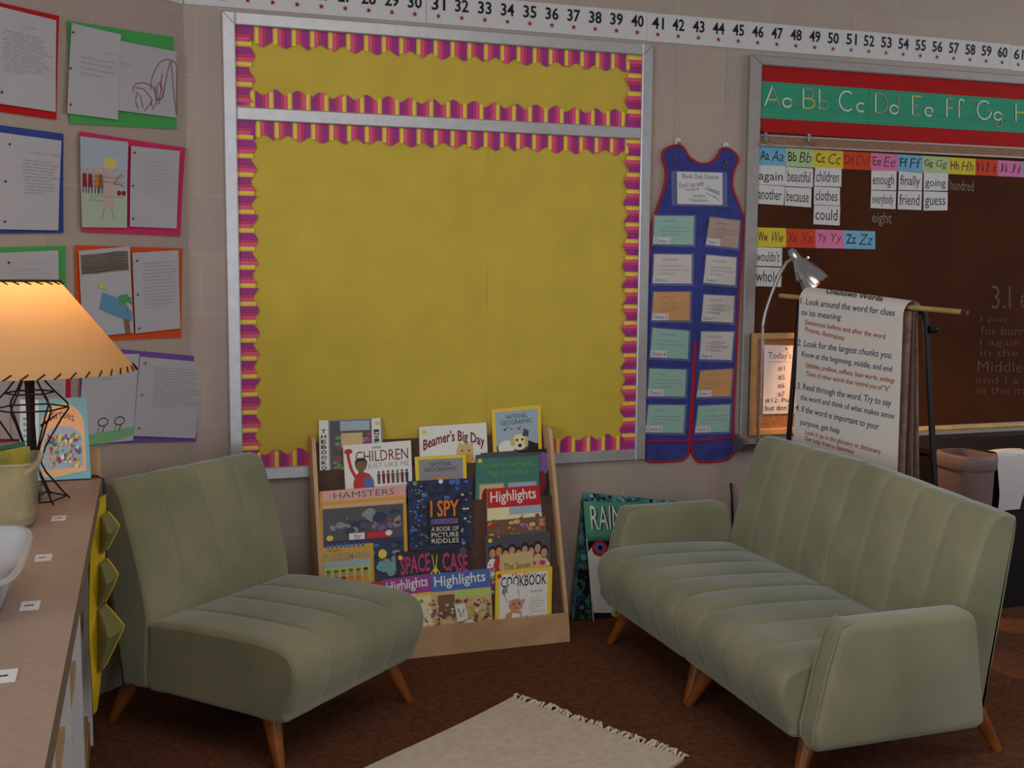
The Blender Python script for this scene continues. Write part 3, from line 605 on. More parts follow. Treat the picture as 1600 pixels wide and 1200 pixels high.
# cork notice board standing on the tray
k0 = at_y(1178, 521, -.06); k1 = at_y(1182, 690, -.06); kx1 = k0.x + .36; kz0 = tz + .029; kz1 = k0.z
nb = thing('notice_board', 'small wood-framed cork board standing on the chalk tray behind the chrome lamp', 'notice board', ((k0.x + kx1) / 2, -.045, kz0))
M_oak = mat('oak_frame', (196, 150, 96), .5, rgb2=(180, 132, 80), scale=14); M_cork = mat('cork', (168, 112, 66), .9, rgb2=(152, 98, 56), scale=60, bump=.3)
q = MB(); q.box(k0.x, kx1, -.040, -.034, kz0, kz1, M_cork); part(q, 'cork_panel', nb)
for (xa, xb, za_, zb2) in ((k0.x, k0.x + .026, kz0, kz1), (kx1 - .026, kx1, kz0, kz1), (k0.x + .026, kx1 - .026, kz1 - .026, kz1), (k0.x + .026, kx1 - .026, kz0, kz0 + .026)):
    q = MB(); q.box(xa, xb, -.052, -.034, za_, zb2, M_oak); q.box(xa + .004, xb - .004, -.056, -.052, za_ + .004, zb2 - .004, M_oak); part(q, 'frame_rail', nb)
def zl(x, y): return (1170 + x / 4, 420 + y / 4)
S = ys([zl(97, 475), zl(420, 485), zl(415, 900), zl(88, 908)], .0425); q = MB(); q.prism([S.c[3], S.c[2], S.c[1], S.c[0]], (0, .0008, 0), mat('agenda_paper', (232, 210, 200), .7)); S.l = .0003
q.text(S, "Today's Choice", .08, .1, .98, .22, M_pencil2); q.line(S, [(.06, .24), (.95, .24)], .0012, M_pencil2)
for k, n_ in enumerate(('#1', '#5', '#6', '#7')): q.text(S, n_, .27, .30 + .125 * k, .40, .38 + .125 * k, M_pencil2)
q.text(S, '#12: Pick a spot', .04, .77, .98, .85, M_ink); q.text(S, "but don't talk out", .04, .87, .98, .95, M_ink); q.ell(S, .42, .05, .02, .016, M_pencil2)
tag(q.build('agenda_sheet'), "white paper headed Today's pinned on the small cork board", 'paper')

# ================================================================== UPHOLSTERED UNITS
def resample(pts, n):
    P = [V((p[0], p[1])) for p in pts]; N = len(P); out = []
    cl = []
    for i in range(N):
        p0, p1, p2, p3 = P[(i - 1) % N], P[i], P[(i + 1) % N], P[(i + 2) % N]
        for j in range(8):
            t = j / 8; cl.append(.5 * (2 * p1 + (p2 - p0) * t + (2 * p0 - 5 * p1 + 4 * p2 - p3) * t * t + (3 * p1 - p0 - 3 * p2 + p3) * t ** 3))
    return cl
SEAT = [(.0, .150, 0), (-.022, .185, .5), (-.048, .25, 1), (-.052, .30, 1), (-.034, .338, 1), (.01, .357, 1), (.10, .364, 1), (.25, .362, 1), (.40, .356, .8), (.475, .35, .3), (.498, .338, 0), (.503, .25, 0), (.503, .152, 0), (.40, .148, 0), (.15, .148, 0)]
BACK = [(.506, .20, 0), (.500, .30, .1), (.496, .36, .5), (.512, .44, 1), (.545, .56, 1), (.578, .66, 1), (.598, .715, 1), (.622, .742, .8), (.65, .75, .4), (.682, .742, .1), (.697, .715, 0), (.678, .56, 0), (.648, .36, 0), (.612, .158, 0), (.585, .148, 0), (.508, .150, 0)]
def cushion(mb, prof, W, P, m, chan=4, amp=.009, edge=.012):
    pr = resample(prof, 0); wt = []
    N = len(prof)
    for i in range(N):
        for j in range(8): wt.append(prof[i][2] + (prof[(i + 1) % N][2] - prof[i][2]) * j / 8)
    n = len(pr); area_ = sum(pr[i].x * pr[(i + 1) % n].y - pr[(i + 1) % n].x * pr[i].y for i in range(n)); sg = 1 if area_ > 0 else -1
    nor = []
    for i in range(n):
        d = pr[(i + 1) % n] - pr[(i - 1) % n]; nor.append(V((d.y, -d.x)).normalized() * sg)
    xs = [0, .0025, .007, .014]; cw = W / chan
    for c in range(chan):
        for fr_ in (0, .015, .035, .06, .1, .18, .28, .4, .5, .6, .72, .82, .9, .94, .965, .985):
            x = c * cw + cw * fr_
            if .02 < x < W - .02: xs.append(x)
    xs += [W - .014, W - .007, W - .0025, W]; xs = sorted(set(round(x, 5) for x in xs))
    rows = []
    for x in xs:
        f = (x / cw) % 1.0
        if x >= W - 1e-6 or x <= 1e-6: f = 0
        g = .62 * (1 - abs(2 * f - 1) ** 3) + .38 * min(1, min(f, 1 - f) / .06) ** .7
        e = min(x, W - x); ins = edge * (1 - min(1, e / .014)) ** 2
        if e < cw / 2: g = max(g, .55 if e < .03 else g)
        rows.append([P(x, pr[i].x + nor[i].x * (amp * wt[i] * g - ins), pr[i].y + nor[i].y * (amp * wt[i] * g - ins)) for i in range(n)])
    vs = [p for r in rows for p in r]; fs = []
    for a in range(len(rows) - 1):
        for i in range(n): fs.append((a * n + i, a * n + (i + 1) % n, (a + 1) * n + (i + 1) % n, (a + 1) * n + i))
    mb.mesh(vs, fs, m)
    for ri in (0, len(rows) - 1):
        mb.poly(rows[ri], m)
def legs(parent, P, W):
    for (x, u, sx, su) in ((.0, .0, 1, 1), (W, .0, -1, 1), (.03, .70, 1, -1), (W - .03, .70, -1, -1)):
        q = MB(); top = P(x + sx * .045, u + su * .07, .152); bot = P(x + sx * .004, u + su * .0, 0.0); q.tube([bot, bot.lerp(top, .03), top], [.0125, .0135, .028], M_leg, 14); part(q, 'leg', parent)
def unit(name, label, cat, O, e, back, W, group=None, arm=None, sag=0):
    O, e, back = V(O), V(e).normalized(), V(back).normalized()
    P = lambda x, u, z: O + e * x + back * u + V((0, 0, z * (1 - sag * x / W)))
    t = thing(name, label, cat, P(W / 2, .35, 0), group)
    q = MB(); cushion(q, SEAT, W, P, M_velvet); part(q, 'seat', t, sharp=50)
    q = MB(); cushion(q, BACK, W, P, M_velvet, amp=.0105, edge=.010); part(q, 'backrest', t, sharp=50)
    legs(t, P, W)
    if arm is not None:
        xa, xb = (W + .001, W + .086) if arm > 0 else (-.086, -.001)
        base = [(.0, .155), (-.002, .20), (.032, .36), (.062, .475), (.067, .486), (.075, .495), (.086, .501), (.10, .503), (.25, .503), (.44, .503), (.465, .501), (.482, .494), (.492, .484), (.499, .470), (.515, .36), (.535, .20), (.54, .155), (.52, .142), (.25, .142), (.012, .142)]
        q = MB(); n = len(base); cu, cz = .26, .33; rings = []
        for x, k in ((xa, .90), (xa + .003, .945), (xa + .010, .98), (xa + .022, 1.0), (xb - .022, 1.0), (xb - .010, .98), (xb - .003, .945), (xb, .90)):
            s_ = (1 - k) * .25; rings.append([P(x, u + (-s_ * .5 if u > cu else s_ * .5) , z + (-s_ if z > cz else s_)) for u, z in base])
        vs = [p for r in rings for p in r]; fs = [(a * n + i, a * n + (i + 1) % n, (a + 1) * n + (i + 1) % n, (a + 1) * n + i) for a in range(len(rings) - 1) for i in range(n)] + [tuple(range(n)), tuple(range((len(rings) - 1) * n, len(rings) * n))]
        q.mesh(vs, fs, M_velvet); ar = part(q, 'armrest', t, sharp=40)
        WL[ar.name] = WL[t.name]
        q = MB()
        for x in (xa + .014, xb - .014): q.tube([P(x, -.001, .165), P(x, -.004, .20), P(x, .030, .36), P(x, .060, .472), P(x, .074, .495), P(x, .10, .503)], .0035, M_velvet, 7)
        part(q, 'piping', ar)
    return t
unit('slipper_chair', 'armless olive velvet slipper chair in front of the bookcase, beside the low shelf', 'chair', (.153, -1.091, 0), (.748, .664, 0), (-.664, .748, 0), .62)
unit('sofa_section', 'far sofa half in olive velvet, its arm beside the leaning RAIN book', 'sofa', (1.45, -.362, 0), (0, -1, 0), (1, 0, 0), .615, 'two halves of the olive velvet sofa', arm=-1)
unit('sofa_section', 'near sofa half in olive velvet, its arm closest to the camera at the right', 'sofa', (1.45, -.978, 0), (0, -1, 0), (1, 0, 0), .615, 'two halves of the olive velvet sofa', arm=1, sag=.055)

# ================================================================== BOOK DISPLAY
BX0, BX1 = .402, 1.319
bk = thing('book_display', 'birch-sided tiered book display stand against the back wall under the yellow board', 'bookcase', ((BX0 + BX1) / 2, -.15, 0))
for x in (BX0, BX1 - .014):
    q = MB(); q.prism([(x, -.297, 0), (x, -.297, .02), (x, -.283, .095), (x, -.090, .765), (x, -.075, .776), (x, -.026, .776), (x, -.026, 0)], (.014, 0, 0), M_birch); part(q, 'side_panel', bk)
q = MB(); q.box(BX0 + .014, BX1 - .014, -.295, -.281, .0, .108, M_birch); part(q, 'front_lip', bk)
SL = .283
def yf(z, o=0): return -.28 + (z - .095) * SL + o
def tier(z0, z1, o):
    q = MB(); x0, x1 = BX0 + .014, BX1 - .014; q.prism([(x0, yf(z0, o), z0), (x0, yf(z1, o), z1), (x0, yf(z1, o) + .004, z1), (x0, yf(z0, o) + .004, z0)], (x1 - x0, 0, 0), M_hard); part(q, 'tier_panel', bk)
    q = MB(); q.box(x0, x1, yf(z0, o) - (.016 if z0 > .1 else .004), yf(z0, o) + .006, z0 - .006, z0, M_hard); part(q, 'ledge', bk)
tier(.50, .748, .068); tier(.40, .652, .052); tier(.15, .522, .029); tier(.03, .27, .0165)
TN = V((0, 1, -SL))
def on_tilt(px, py, o): return onp(px, py, TN, -.28 - .095 * SL + o)
def cv(n, c): return mat('cover_' + n, c, .35, var=.04, spec=.5)
def book(label, pts, o, base, art, hard=True, th=.008, group='books on the display stand', cat='book', name='picture_book'):
    S = Surf(*[on_tilt(x, y, o) for x, y in pts]); n = S.n
    t = thing(name, label, cat, (S.c[2] + S.c[3]) / 2 - n * th, group); ct = .0016 if hard else .0004; ins = .003 if hard else .0006
    def slab_(mb, S_, k0, k1, m, i):
        w_, h_ = S_.w(), S_.h(); c = [S_.pt(i / w_, i / h_), S_.pt(1 - i / w_, i / h_), S_.pt(1 - i / w_, 1 - i / h_), S_.pt(i / w_, 1 - i / h_)]
        mb.prism([p - n * k0 for p in c], -n * (k1 - k0), m)
    q = MB(); slab_(q, S, 0, ct, base, 0); S.l = .0002; art(q, S); part(q, 'front_cover', t)
    q = MB(); slab_(q, S, ct, th - ct, M_pages, ins); part(q, 'page_block', t)
    q = MB(); slab_(q, S, th - ct, th, base, 0); part(q, 'back_cover', t)
    return t
K = {k: mat('print_' + k, c, .4, spec=.45) for k, c in dict(white=(226, 222, 214), black=(24, 20, 24), red=(190, 24, 28), dkred=(120, 16, 30), navy=(34, 42, 84), blue=(70, 104, 176), ltblue=(156, 176, 190), cyan=(100, 160, 170), teal=(62, 118, 100), green=(110, 150, 70), lime=(176, 206, 90), yellow=(232, 196, 50), gold=(206, 156, 40), orange=(226, 120, 30), pink=(218, 160, 150), magenta=(190, 40, 110), purple=(150, 50, 140), lilac=(120, 90, 150), grey=(140, 138, 140), dkgrey=(74, 72, 78), brown=(120, 80, 54), tan=(206, 176, 120), skin=(196, 140, 108), cream=(232, 216, 170)).items()}
def blobs(q, S, u0, v0, u1, v1, n, cols, seed, r=(.03, .09)):
    R = random.Random(seed)
    for _ in range(n):
        a = R.uniform(*r); q.ell(S, R.uniform(u0 + a, u1 - a), R.uniform(v0 + a * .7, v1 - a * .7), a, a * R.uniform(.5, .9), K[R.choice(cols)], 9)
def dot(q, S, c='yellow', u=.08, v=.06): q.ell(S, u, v, .012 / S.w() * .7, .012 / S.h() * .7, K[c], 14)
# --- back row
def art(q, S):
    q.rect(S, .0, 0, .145, 1, K['white']); q.rect(S, .83, 0, .97, .55, K['white']); q.rect(S, .17, .02, .82, 1, K['dkgrey']); q.rect(S, .33, .03, .8, .2, K['ltblue']); q.rect(S, .34, .24, .68, .5, K['tan']); q.line(S, [(.36, .16), (.6, .2), (.72, .08)], .003, K['gold'])
    blobs(q, S, .2, .1, .36, .95, 8, ['grey', 'brown', 'green'], 3); blobs(q, S, .66, .24, .82, .6, 6, ['pink', 'magenta', 'grey'], 4, (.03, .05)); q.rect(S, .36, .55, .8, .98, K['grey']); blobs(q, S, .2, .6, .8, 1, 5, ['pink', 'tan', 'dkgrey'], 6)
    for k, c in enumerate('THEBOOKOF'): q.text(S, c, .03, .16 + .09 * k, .11, .225 + .09 * k, K['black'], .02)
    for k, c in enumerate('INSIDE'): q.text(S, c, .86, .2 + .055 * k, .94, .245 + .055 * k, K['black'], .02)
    dot(q, S, 'yellow', .92, .09)
book('grey book with white side strips and vertical lettering, back row at the left end', [(498, 657), (597, 653), (600, 742), (500, 748)], .058, K['grey'], art)
def art(q, S):
    q.text(S, "Beamer's Big Day", .05, .12, .96, .42, K['dkred'], .025, arc=.16); q.pg(S, [(.22, .82), (.34, .68), (.56, .7), (.55, .95), (.24, .98)], K['tan']); q.ell(S, .42, .72, .16, .07, K['cream']); q.ell(S, .66, .58, .13, .17, K['tan'], 16); q.pg(S, [(.55, .5), (.58, .36), (.64, .46)], K['tan']); q.pg(S, [(.72, .44), (.79, .38), (.78, .55)], K['tan']); q.pg(S, [(.56, .62), (.78, .62), (.8, 1), (.55, 1)], K['gold']); q.ell(S, .62, .56, .015, .02, K['black']); q.ell(S, .72, .56, .015, .02, K['black']); q.ell(S, .84, .9, .13, .12, K['cream']); dot(q, S, 'yellow', .07, .12)
book('white wide book with a curved dark red title, back row in the middle', [(655, 667), (760, 660), (763, 735), (657, 742)], .058, K['white'], art)
def ng(title=True, seed=1):
    def f(q, S):
        q.rect(S, .07, .06, .93, 1, K['grey' if seed == 2 else 'ltblue']); q.text(S, 'NATIONAL', .28, .12, .72, .2, K['black']); q.text(S, 'GEOGRAPHIC', .17, .22, .82, .3, K['black'])
        if seed == 1: 
            q.rect(S, .07, .66, .93, 1, K['dkgrey']); q.ell(S, .27, .70, .17, .13, K['white']); q.ell(S, .54, .62, .17, .14, K['cream']); q.ell(S, .40, .60, .05, .09, K['tan']); q.ell(S, .69, .62, .05, .09, K['tan']); q.pg(S, [(.6, .52), (.64, .38), (.74, .44), (.72, .54)], K['dkgrey']); q.ell(S, .49, .58, .025, .022, K['black']); q.ell(S, .60, .58, .025, .022, K['black']); q.ell(S, .545, .68, .04, .03, K['black']); q.pg(S, [(.72, .6), (.92, .68), (.92, 1), (.7, 1)], K['black']); blobs(q, S, .2, .33, .6, .42, 7, ['red', 'brown', 'dkgrey'], 8, (.015, .03))
        else: q.pg(S, [(.07, .8), (.3, .55), (.6, .6), (.93, .5), (.93, 1), (.07, 1)], K['dkgrey']); blobs(q, S, .15, .4, .75, .7, 12, ['red', 'orange', 'dkgrey', 'gold'], 12, (.02, .05))
    return f
book('yellow-bordered magazine with a cream dog, back row at the right', [(768, 640), (845, 632), (847, 722), (772, 728)], .058, K['yellow'], ng(seed=1), False, .005, cat='magazine', name='magazine')
# --- second row
def art(q, S):
    q.text(S, 'CHILDREN', .17, .13, .95, .33, K['dkred']); q.text(S, 'JUST LIKE ME', .34, .36, .96, .47, K['grey']); q.text(S, 'UNICEF', .42, .06, .55, .1, K['black'], .01)
    q.pg(S, [(.12, 1), (.12, .68), (.17, .54), (.24, .5), (.36, .54), (.42, .66), (.44, 1)], K['red']); q.pg(S, [(.28, .62), (.40, .6), (.44, 1), (.28, 1)], K['blue']); q.line(S, [(.17, .62), (.1, .44), (.07, .26), (.06, .15)], .011, K['red']); q.ell(S, .07, .12, .06, .05, K['red']); q.pg(S, [(.2, .42), (.28, .42), (.28, .54), (.2, .54)], K['brown']); q.ell(S, .245, .38, .085, .11, K['brown']); q.pg(S, [(.155, .38), (.16, .3), (.2, .25), (.29, .25), (.335, .31), (.335, .38), (.3, .31), (.2, .31)], K['black'])
    R = random.Random(3)
    for r in (.50, .80):
        for k in range(7):
            x = .50 + .07 * k; c = K[R.choice(['black', 'dkgrey', 'brown', 'navy', 'dkred'])]; q.ell(S, x, r + .03, .018, .025, c, 9); q.pg(S, [(x - .025, r + .06), (x + .025, r + .06), (x + .018, r + .24), (x - .018, r + .24)], c)
book('white book with a child in red raising a fist, second row at the left', [(536, 696), (642, 688), (645, 775), (541, 783)], .041, K['white'], art)
book('yellow-bordered magazine with a grey cover, second row behind the dark blue book', [(648, 714), (728, 710), (731, 790), (652, 795)], .043, K['yellow'], ng(seed=2), False, .005, cat='magazine', name='magazine')
def art(q, S):
    q.rect(S, .0, 0, .5, .3, K['dkgrey']); q.ell(S, .84, .25, .13, .2, K['lilac'], 16); q.ell(S, .86, .55, .08, .2, K['dkred'], 14); q.line(S, [(.75, .2), (.8, .6), (.72, .95)], .004, K['grey']); dot(q, S, 'yellow', .97, .1)
book('dark book with a lilac shape, tucked behind the green book in the second row', [(752, 708), (865, 700), (854, 800), (758, 800)], .0435, K['black'], art, cat='book')
def art(q, S):
    q.rect(S, 0, 0, 1, .06, K['dkgrey']); q.text(S, 'Parents in the Pigpen,', .08, .14, .92, .24, K['green']); q.text(S, 'Pigs in the Tub', .2, .27, .82, .38, K['green']); q.rect(S, .05, .48, .45, 1, K['grey']); q.rect(S, .5, .48, .96, 1, K['grey']); q.rect(S, .07, .5, .43, .98, K['tan']); q.ell(S, .28, .66, .11, .12, K['pink']); q.rect(S, .52, .5, .94, .98, K['ltblue']); q.ell(S, .72, .72, .12, .12, K['pink']); q.ell(S, .16, .7, .06, .14, K['dkred']); dot(q, S, 'yellow', .06, .1)
book('dark green book with two small pig pictures, second row at the right', [(744, 711), (843, 706), (842, 800), (742, 806)], .0345, K['teal'], art)
# --- third row
def art(q, S):
    q.rect(S, .03, .0, 1, .12, K['pink']); q.text(S, 'HAMSTERS', .16, .03, .86, .095, K['dkgrey'], -.005); q.rect(S, .03, .12, 1, .16, K['gold']); q.rect(S, .03, .16, 1, .19, K['pink']); q.rect(S, .03, .2, .96, 1, K['dkgrey']); q.rect(S, .03, .55, .96, 1, K['navy']); blobs(q, S, .08, .22, .95, .5, 60, ['dkgrey', 'dkgrey', 'grey', 'navy', 'dkgrey'], 5, (.03, .08)); blobs(q, S, .6, .3, .95, .55, 14, ['magenta', 'dkred', 'lilac', 'dkgrey'], 7, (.02, .05)); blobs(q, S, .05, .56, .95, .98, 50, ['navy', 'black', 'blue', 'dkgrey'], 8, (.02, .05))
    q.rect(S, .32, .48, .5, .55, K['white']); q.rect(S, .52, .48, .8, .55, K['red']); q.ell(S, .78, .5, .04, .03, K['white']); q.ell(S, .1, .52, .04, .03, K['yellow']); q.text(S, 'for', .38, .485, .46, .545, K['black'])
    for k in range(9): q.rect(S, .06 + .05 * k, .59, .09 + .05 * k, .63, K['blue'])
    q.ell(S, .7, .72, .05, .05, K['yellow']); q.ell(S, .78, .86, .16, .06, K['cyan']); blobs(q, S, .6, .66, .95, .98, 6, ['cyan', 'grey', 'gold', 'navy'], 11, (.03, .06))
book('tall book with a pink HAMSTERS title band, third row at the left', [(499, 768), (634, 757), (638, 905), (503, 912)], .0185, K['gold'], art)
def art(q, S):
    R = random.Random(4)
    blobs(q, S, 0, 0, 1, 1, 140, ['navy', 'blue', 'black', 'black', 'navy', 'black'], 15, (.02, .06)); blobs(q, S, 0.02, .05, .3, .98, 40, ['blue', 'ltblue', 'grey', 'navy', 'gold'], 16, (.008, .022)); blobs(q, S, .8, .2, .98, .95, 20, ['gold', 'tan', 'blue', 'cream', 'black'], 17, (.01, .03))
    q.rect(S, .3, .3, .8, .92, K['black']); q.text(S, 'I SPY', .33, .3, .78, .54, K['orange'], .02); q.rect(S, .34, .57, .76, .64, K['lilac']); q.text(S, 'FUN NIGHT', .36, .58, .74, .63, K['navy'])
    for k, x in enumerate(('A BOOK OF', 'PICTURE', 'RIDDLES')): q.text(S, x, .34, .68 + .085 * k, .77, .745 + .085 * k, K['white'])
    dot(q, S, 'green', .1, .04); dot(q, S, 'white', .5, .03)
book('dark blue book with orange I SPY lettering, third row in the middle', [(637, 752), (737, 747), (738, 856), (640, 860)], .0185, K['navy'], art)
def hl(colr, body, seed):
    def f(q, S):
        q.rect(S, 0, .0, 1, .30, K[colr]); q.text(S, 'Highlights', .06, .05, .92, .27, K['white'], .012, rise=-.02); body(q, S, seed)
    return f
def bodyA(q, S, s): q.rect(S, .4, .3, 1, .42, K['ltblue']); q.rect(S, 0, .3, .4, 1, K['cream']); blobs(q, S, 0, .42, 1, 1, 70, ['green', 'tan', 'white', 'brown', 'gold', 'lime', 'cream', 'dkgrey'], s, (.02, .05))
book('magazine with a red banner and white script title, uppermost of the right-hand stack', [(761, 764), (843, 758), (851, 860), (762, 866)], .0245, K['cream'], hl('red', bodyA, 21), False, .004, cat='magazine', name='magazine')
def art(q, S): q.rect(S, 0, 0, 1, 1, K['brown']); blobs(q, S, 0, 0, 1, 1, 90, ['orange', 'brown', 'lilac', 'tan', 'gold', 'grey'], 23, (.02, .06)); dot(q, S, 'red', .08, .1)
book('brown and orange magazine just under the red-banner one in the right-hand stack', [(761, 814), (853, 806), (856, 890), (762, 898)], .0205, K['brown'], art, False, .0035, cat='magazine', name='magazine')
def art(q, S):
    q.rect(S, 0, 0, 1, 1, K['dkgrey']); R = random.Random(9)
    for k in range(9): x = .1 + .1 * k; y = .2 + .1 * R.random(); q.ell(S, x, y + .02, .065, .1, K['black'], 12); q.ell(S, x, y + .05, .048, .075, K['skin'], 12); q.ell(S, x, y + .3, .09, .17, K[R.choice(['magenta', 'red', 'white', 'tan', 'pink'])], 12)
    blobs(q, S, 0, .45, 1, 1, 60, ['magenta', 'pink', 'tan', 'white', 'green', 'dkgrey', 'skin'], 25, (.02, .05)); dot(q, S, 'yellow', .06, .08)
book('magazine covered with children faces, third down in the right-hand stack', [(759, 838), (860, 830), (860, 925), (760, 932)], .0165, K['grey'], art, False, .0035, cat='magazine', name='magazine')
def art(q, S): q.text(S, 'The Seven', .1, .2, .92, .34, K['brown'], .01)
book('small tan paperback titled The Seven, behind the cookbook', [(781, 867), (833, 861), (834, 935), (782, 940)], .012, K['tan'], art, False, .004)
# --- fourth row
def art(q, S):
    q.rect(S, .06, .3, .94, 1, K['ltblue']); q.rect(S, .06, .42, .94, 1, K['lime']); q.text(S, 'PUZZLEMANIA', .07, .14, .94, .28, K['grey'], .015); q.text(S, 'Highlights', .12, .05, .38, .11, K['brown']); R = random.Random(12)
    for k in range(6): x = .14 + .14 * k; q.ell(S, x, .55, .05, .05, K['skin'], 10); q.ell(S, x, .49, .05, .03, K[R.choice(['black', 'brown'])], 10); q.pg(S, [(x - .05, .6), (x + .05, .6), (x + .06, .85), (x - .06, .85)], K[R.choice(['red', 'blue', 'white', 'orange', 'gold'])])
book('orange puzzle magazine with cartoon children, in front of the HAMSTERS book', [(500, 856), (583, 848), (586, 928), (503, 936)], .0115, K['gold'], art, False, .004, cat='magazine', name='magazine')
def art(q, S):
    q.text(S, 'SPACE', .06, .12, .46, .5, K['magenta'], .02, rise=-.06); q.text(S, 'CASE', .63, .08, .98, .46, K['magenta'], .02, rise=.08); q.pg(S, [(.44, .72), (.46, .5), (.53, .36), (.6, .5), (.63, .7)], K['yellow']); q.line(S, [(.52, .4), (.49, .12)], .003, K['yellow']); q.line(S, [(.54, .4), (.56, .12)], .003, K['yellow']); q.ell(S, .5, .5, .015, .04, K['black']); q.ell(S, .56, .5, .015, .04, K['black']); q.ell(S, .92, .1, .05, .09, K['dkgrey']); dot(q, S, 'yellow', .06, .12)
book('black wide book titled SPACE CASE with a yellow alien', [(618, 863), (732, 853), (735, 930), (621, 938)], .0082, K['black'], art)
# --- front row
def bodyB(q, S, s): q.rect(S, .0, .3, 1, 1, K['cream']); q.rect(S, .62, .3, 1, .36, K['yellow']); blobs(q, S, 0, .38, 1, 1, 90, ['lilac', 'purple', 'white', 'green', 'tan', 'gold', 'ltblue', 'cream'], s, (.02, .05))
def bodyC(q, S, s): q.rect(S, .0, .3, 1, 1, K['tan']); q.rect(S, .4, .32, 1, .41, K['lime']); q.rect(S, .1, .36, .38, .75, K['brown']); blobs(q, S, 0, .42, 1, 1, 130, ['brown', 'gold', 'green', 'tan', 'dkred', 'cream', 'lilac', 'brown', 'tan'], s, (.015, .045)); q.pg(S, [(.36, .54), (.54, .52), (.58, .78), (.4, .82)], K['white']); q.line(S, [(.42, .6), (.46, .74), (.52, .62)], .004, K['black']); q.ell(S, .6, .86, .09, .07, K['white'])
book('magazine with a plain red top, mostly hidden behind the chair in the front row', [(545, 915), (600, 907), (606, 990), (551, 1000)], .004, K['red'], hl('red', bodyA, 35), False, .004, cat='magazine', name='magazine')
book('magazine with a purple banner and white script title in the front row', [(598, 906), (673, 896), (683, 990), (607, 998)], .0035, K['cream'], hl('purple', bodyB, 37), False, .004, cat='magazine', name='magazine')
book('magazine with a blue banner and white script title in the front row', [(672, 897), (765, 888), (771, 985), (678, 993)], .0, K['cream'], hl('blue', bodyC, 39), False, .004, cat='magazine', name='magazine')
def art(q, S):
    q.rect(S, .07, .06, .92, 1, K['white']); q.text(S, 'My First', .28, .06, .72, .13, K['red']); q.text(S, 'COOKBOOK', .09, .1, .9, .27, K['black'], .012)
    q.ell(S, .2, .33, .09, .08, K['grey'], 14); q.ell(S, .3, .3, .1, .09, K['white'], 14); q.ring(S, .3, .3, .1, .09, .0014, K['dkgrey']); q.pg(S, [(.16, .36), (.4, .33), (.42, .46), (.2, .5)], K['white']); q.line(S, [(.13, .3), (.2, .5), (.42, .46), (.4, .33)], .002, K['black']); q.ell(S, .36, .56, .13, .1, K['skin'], 16); q.ell(S, .49, .5, .03, .03, K['skin']); q.ell(S, .32, .54, .015, .015, K['black']); q.ell(S, .42, .54, .015, .015, K['black']); q.line(S, [(.33, .6), (.4, .61)], .0015, K['black'])
    q.pg(S, [(.18, .7), (.28, .64), (.46, .66), (.5, .98), (.16, .98)], K['skin']); q.pg(S, [(.3, .68), (.44, .7), (.48, .98), (.26, .98)], K['white']); q.line(S, [(.5, .8), (.56, .74), (.6, .8)], .004, K['black']); q.scrawl(S, .6, .33, .88, .4, 1, K['brown'], 5, .002); q.scrawl(S, .58, .46, .86, .74, 7, K['grey'], 6, .0012); dot(q, S, 'red', .06, .08)
book('yellow-bordered COOKBOOK with a chef-hatted cook, front row at the right end', [(775, 893), (863, 885), (861, 985), (773, 992)], .0, K['yellow'], art)

# ================================================================== BIG BOOKS LEANING BY THE SOFA
def lean(px, py, y0, tilt=.12): return onp(px, py, V((0, 1, -tilt)), y0)
M_leaf = mat('leaf_print', (84, 150, 148), .5, rgb2=(40, 66, 74), scale=26, spec=.4)
def bigbook(label, pts, y0, base, art, name='big_book'):
    S = Surf(*[lean(x, y, y0) for x, y in pts]); t = thing(name, label, 'book', (S.c[2] + S.c[3]) / 2); n = S.n
    q = MB(); q.prism([S.c[3], S.c[2], S.c[1], S.c[0]], -n * .002, base); S.l = .0003; art(q, S); part(q, 'front_cover', t)
    q = MB(); I = [S.pt(.01, .99), S.pt(.99, .99), S.pt(.99, .01), S.pt(.01, .01)]; q.prism([p - n * .002 for p in I], -n * .006, M_pages); part(q, 'page_block', t)
    q = MB(); q.prism([S.c[3] - n * .008, S.c[2] - n * .008, S.c[1] - n * .008, S.c[0] - n * .008], -n * .002, base); part(q, 'back_cover', t)
def art(q, S): blobs(q, S, 0, 0, 1, 1, 170, ['cyan', 'black', 'teal', 'dkgrey', 'cyan', 'black'], 41, (.012, .035)); blobs(q, S, .02, 0, .98, .07, 60, ['cyan', 'black', 'ltblue', 'teal'], 42, (.008, .02)); blobs(q, S, 0, .6, .16, 1, 40, ['black', 'navy', 'black', 'teal'], 43, (.015, .04))
bigbook('large book with leafy teal and black cover, behind the RAIN book on the floor', [(911, 769), (1066, 784), (1064, 956), (894, 968)], -.068, M_leaf, art)
def art(q, S):
    q.rect(S, 0, .0, 1, .32, K['teal']); q.rect(S, 0, .0, 1, .29, mat('print_jade', (84, 148, 118), .45)); q.text(S, 'RAIN', .09, .04, .47, .235, K['black'], .0); q.text(S, 'RAIN', .075, .035, .455, .23, K['white'], .0); q.text(S, 'FOREST', .5, .035, .98, .23, K['white']); q.rect(S, 0, .32, 1, 1, K['black'])
    q.pg(S, [(.0, .42), (.06, .37), (.2, .38), (.4, .42), (.45, .6), (.3, .92), (.02, .9)], K['white']); q.rect(S, .28, .3, .6, .42, K['red']); q.ell(S, .16, .385, .1, .065, K['red']); q.ell(S, .16, .38, .075, .045, K['lilac']); q.ell(S, .165, .378, .03, .02, K['black']); q.rect(S, .02, .96, .5, 1, K['red']); blobs(q, S, .2, .88, .5, .97, 6, ['green', 'lime'], 44, (.03, .05)); q.rect(S, 0, .3, .012, 1, K['white'])
bigbook('large RAIN book with a white-chested bird, leaning beside the far sofa arm', [(911, 783), (1040, 786), (1040, 962), (927, 977)], -.098, K['black'], art)

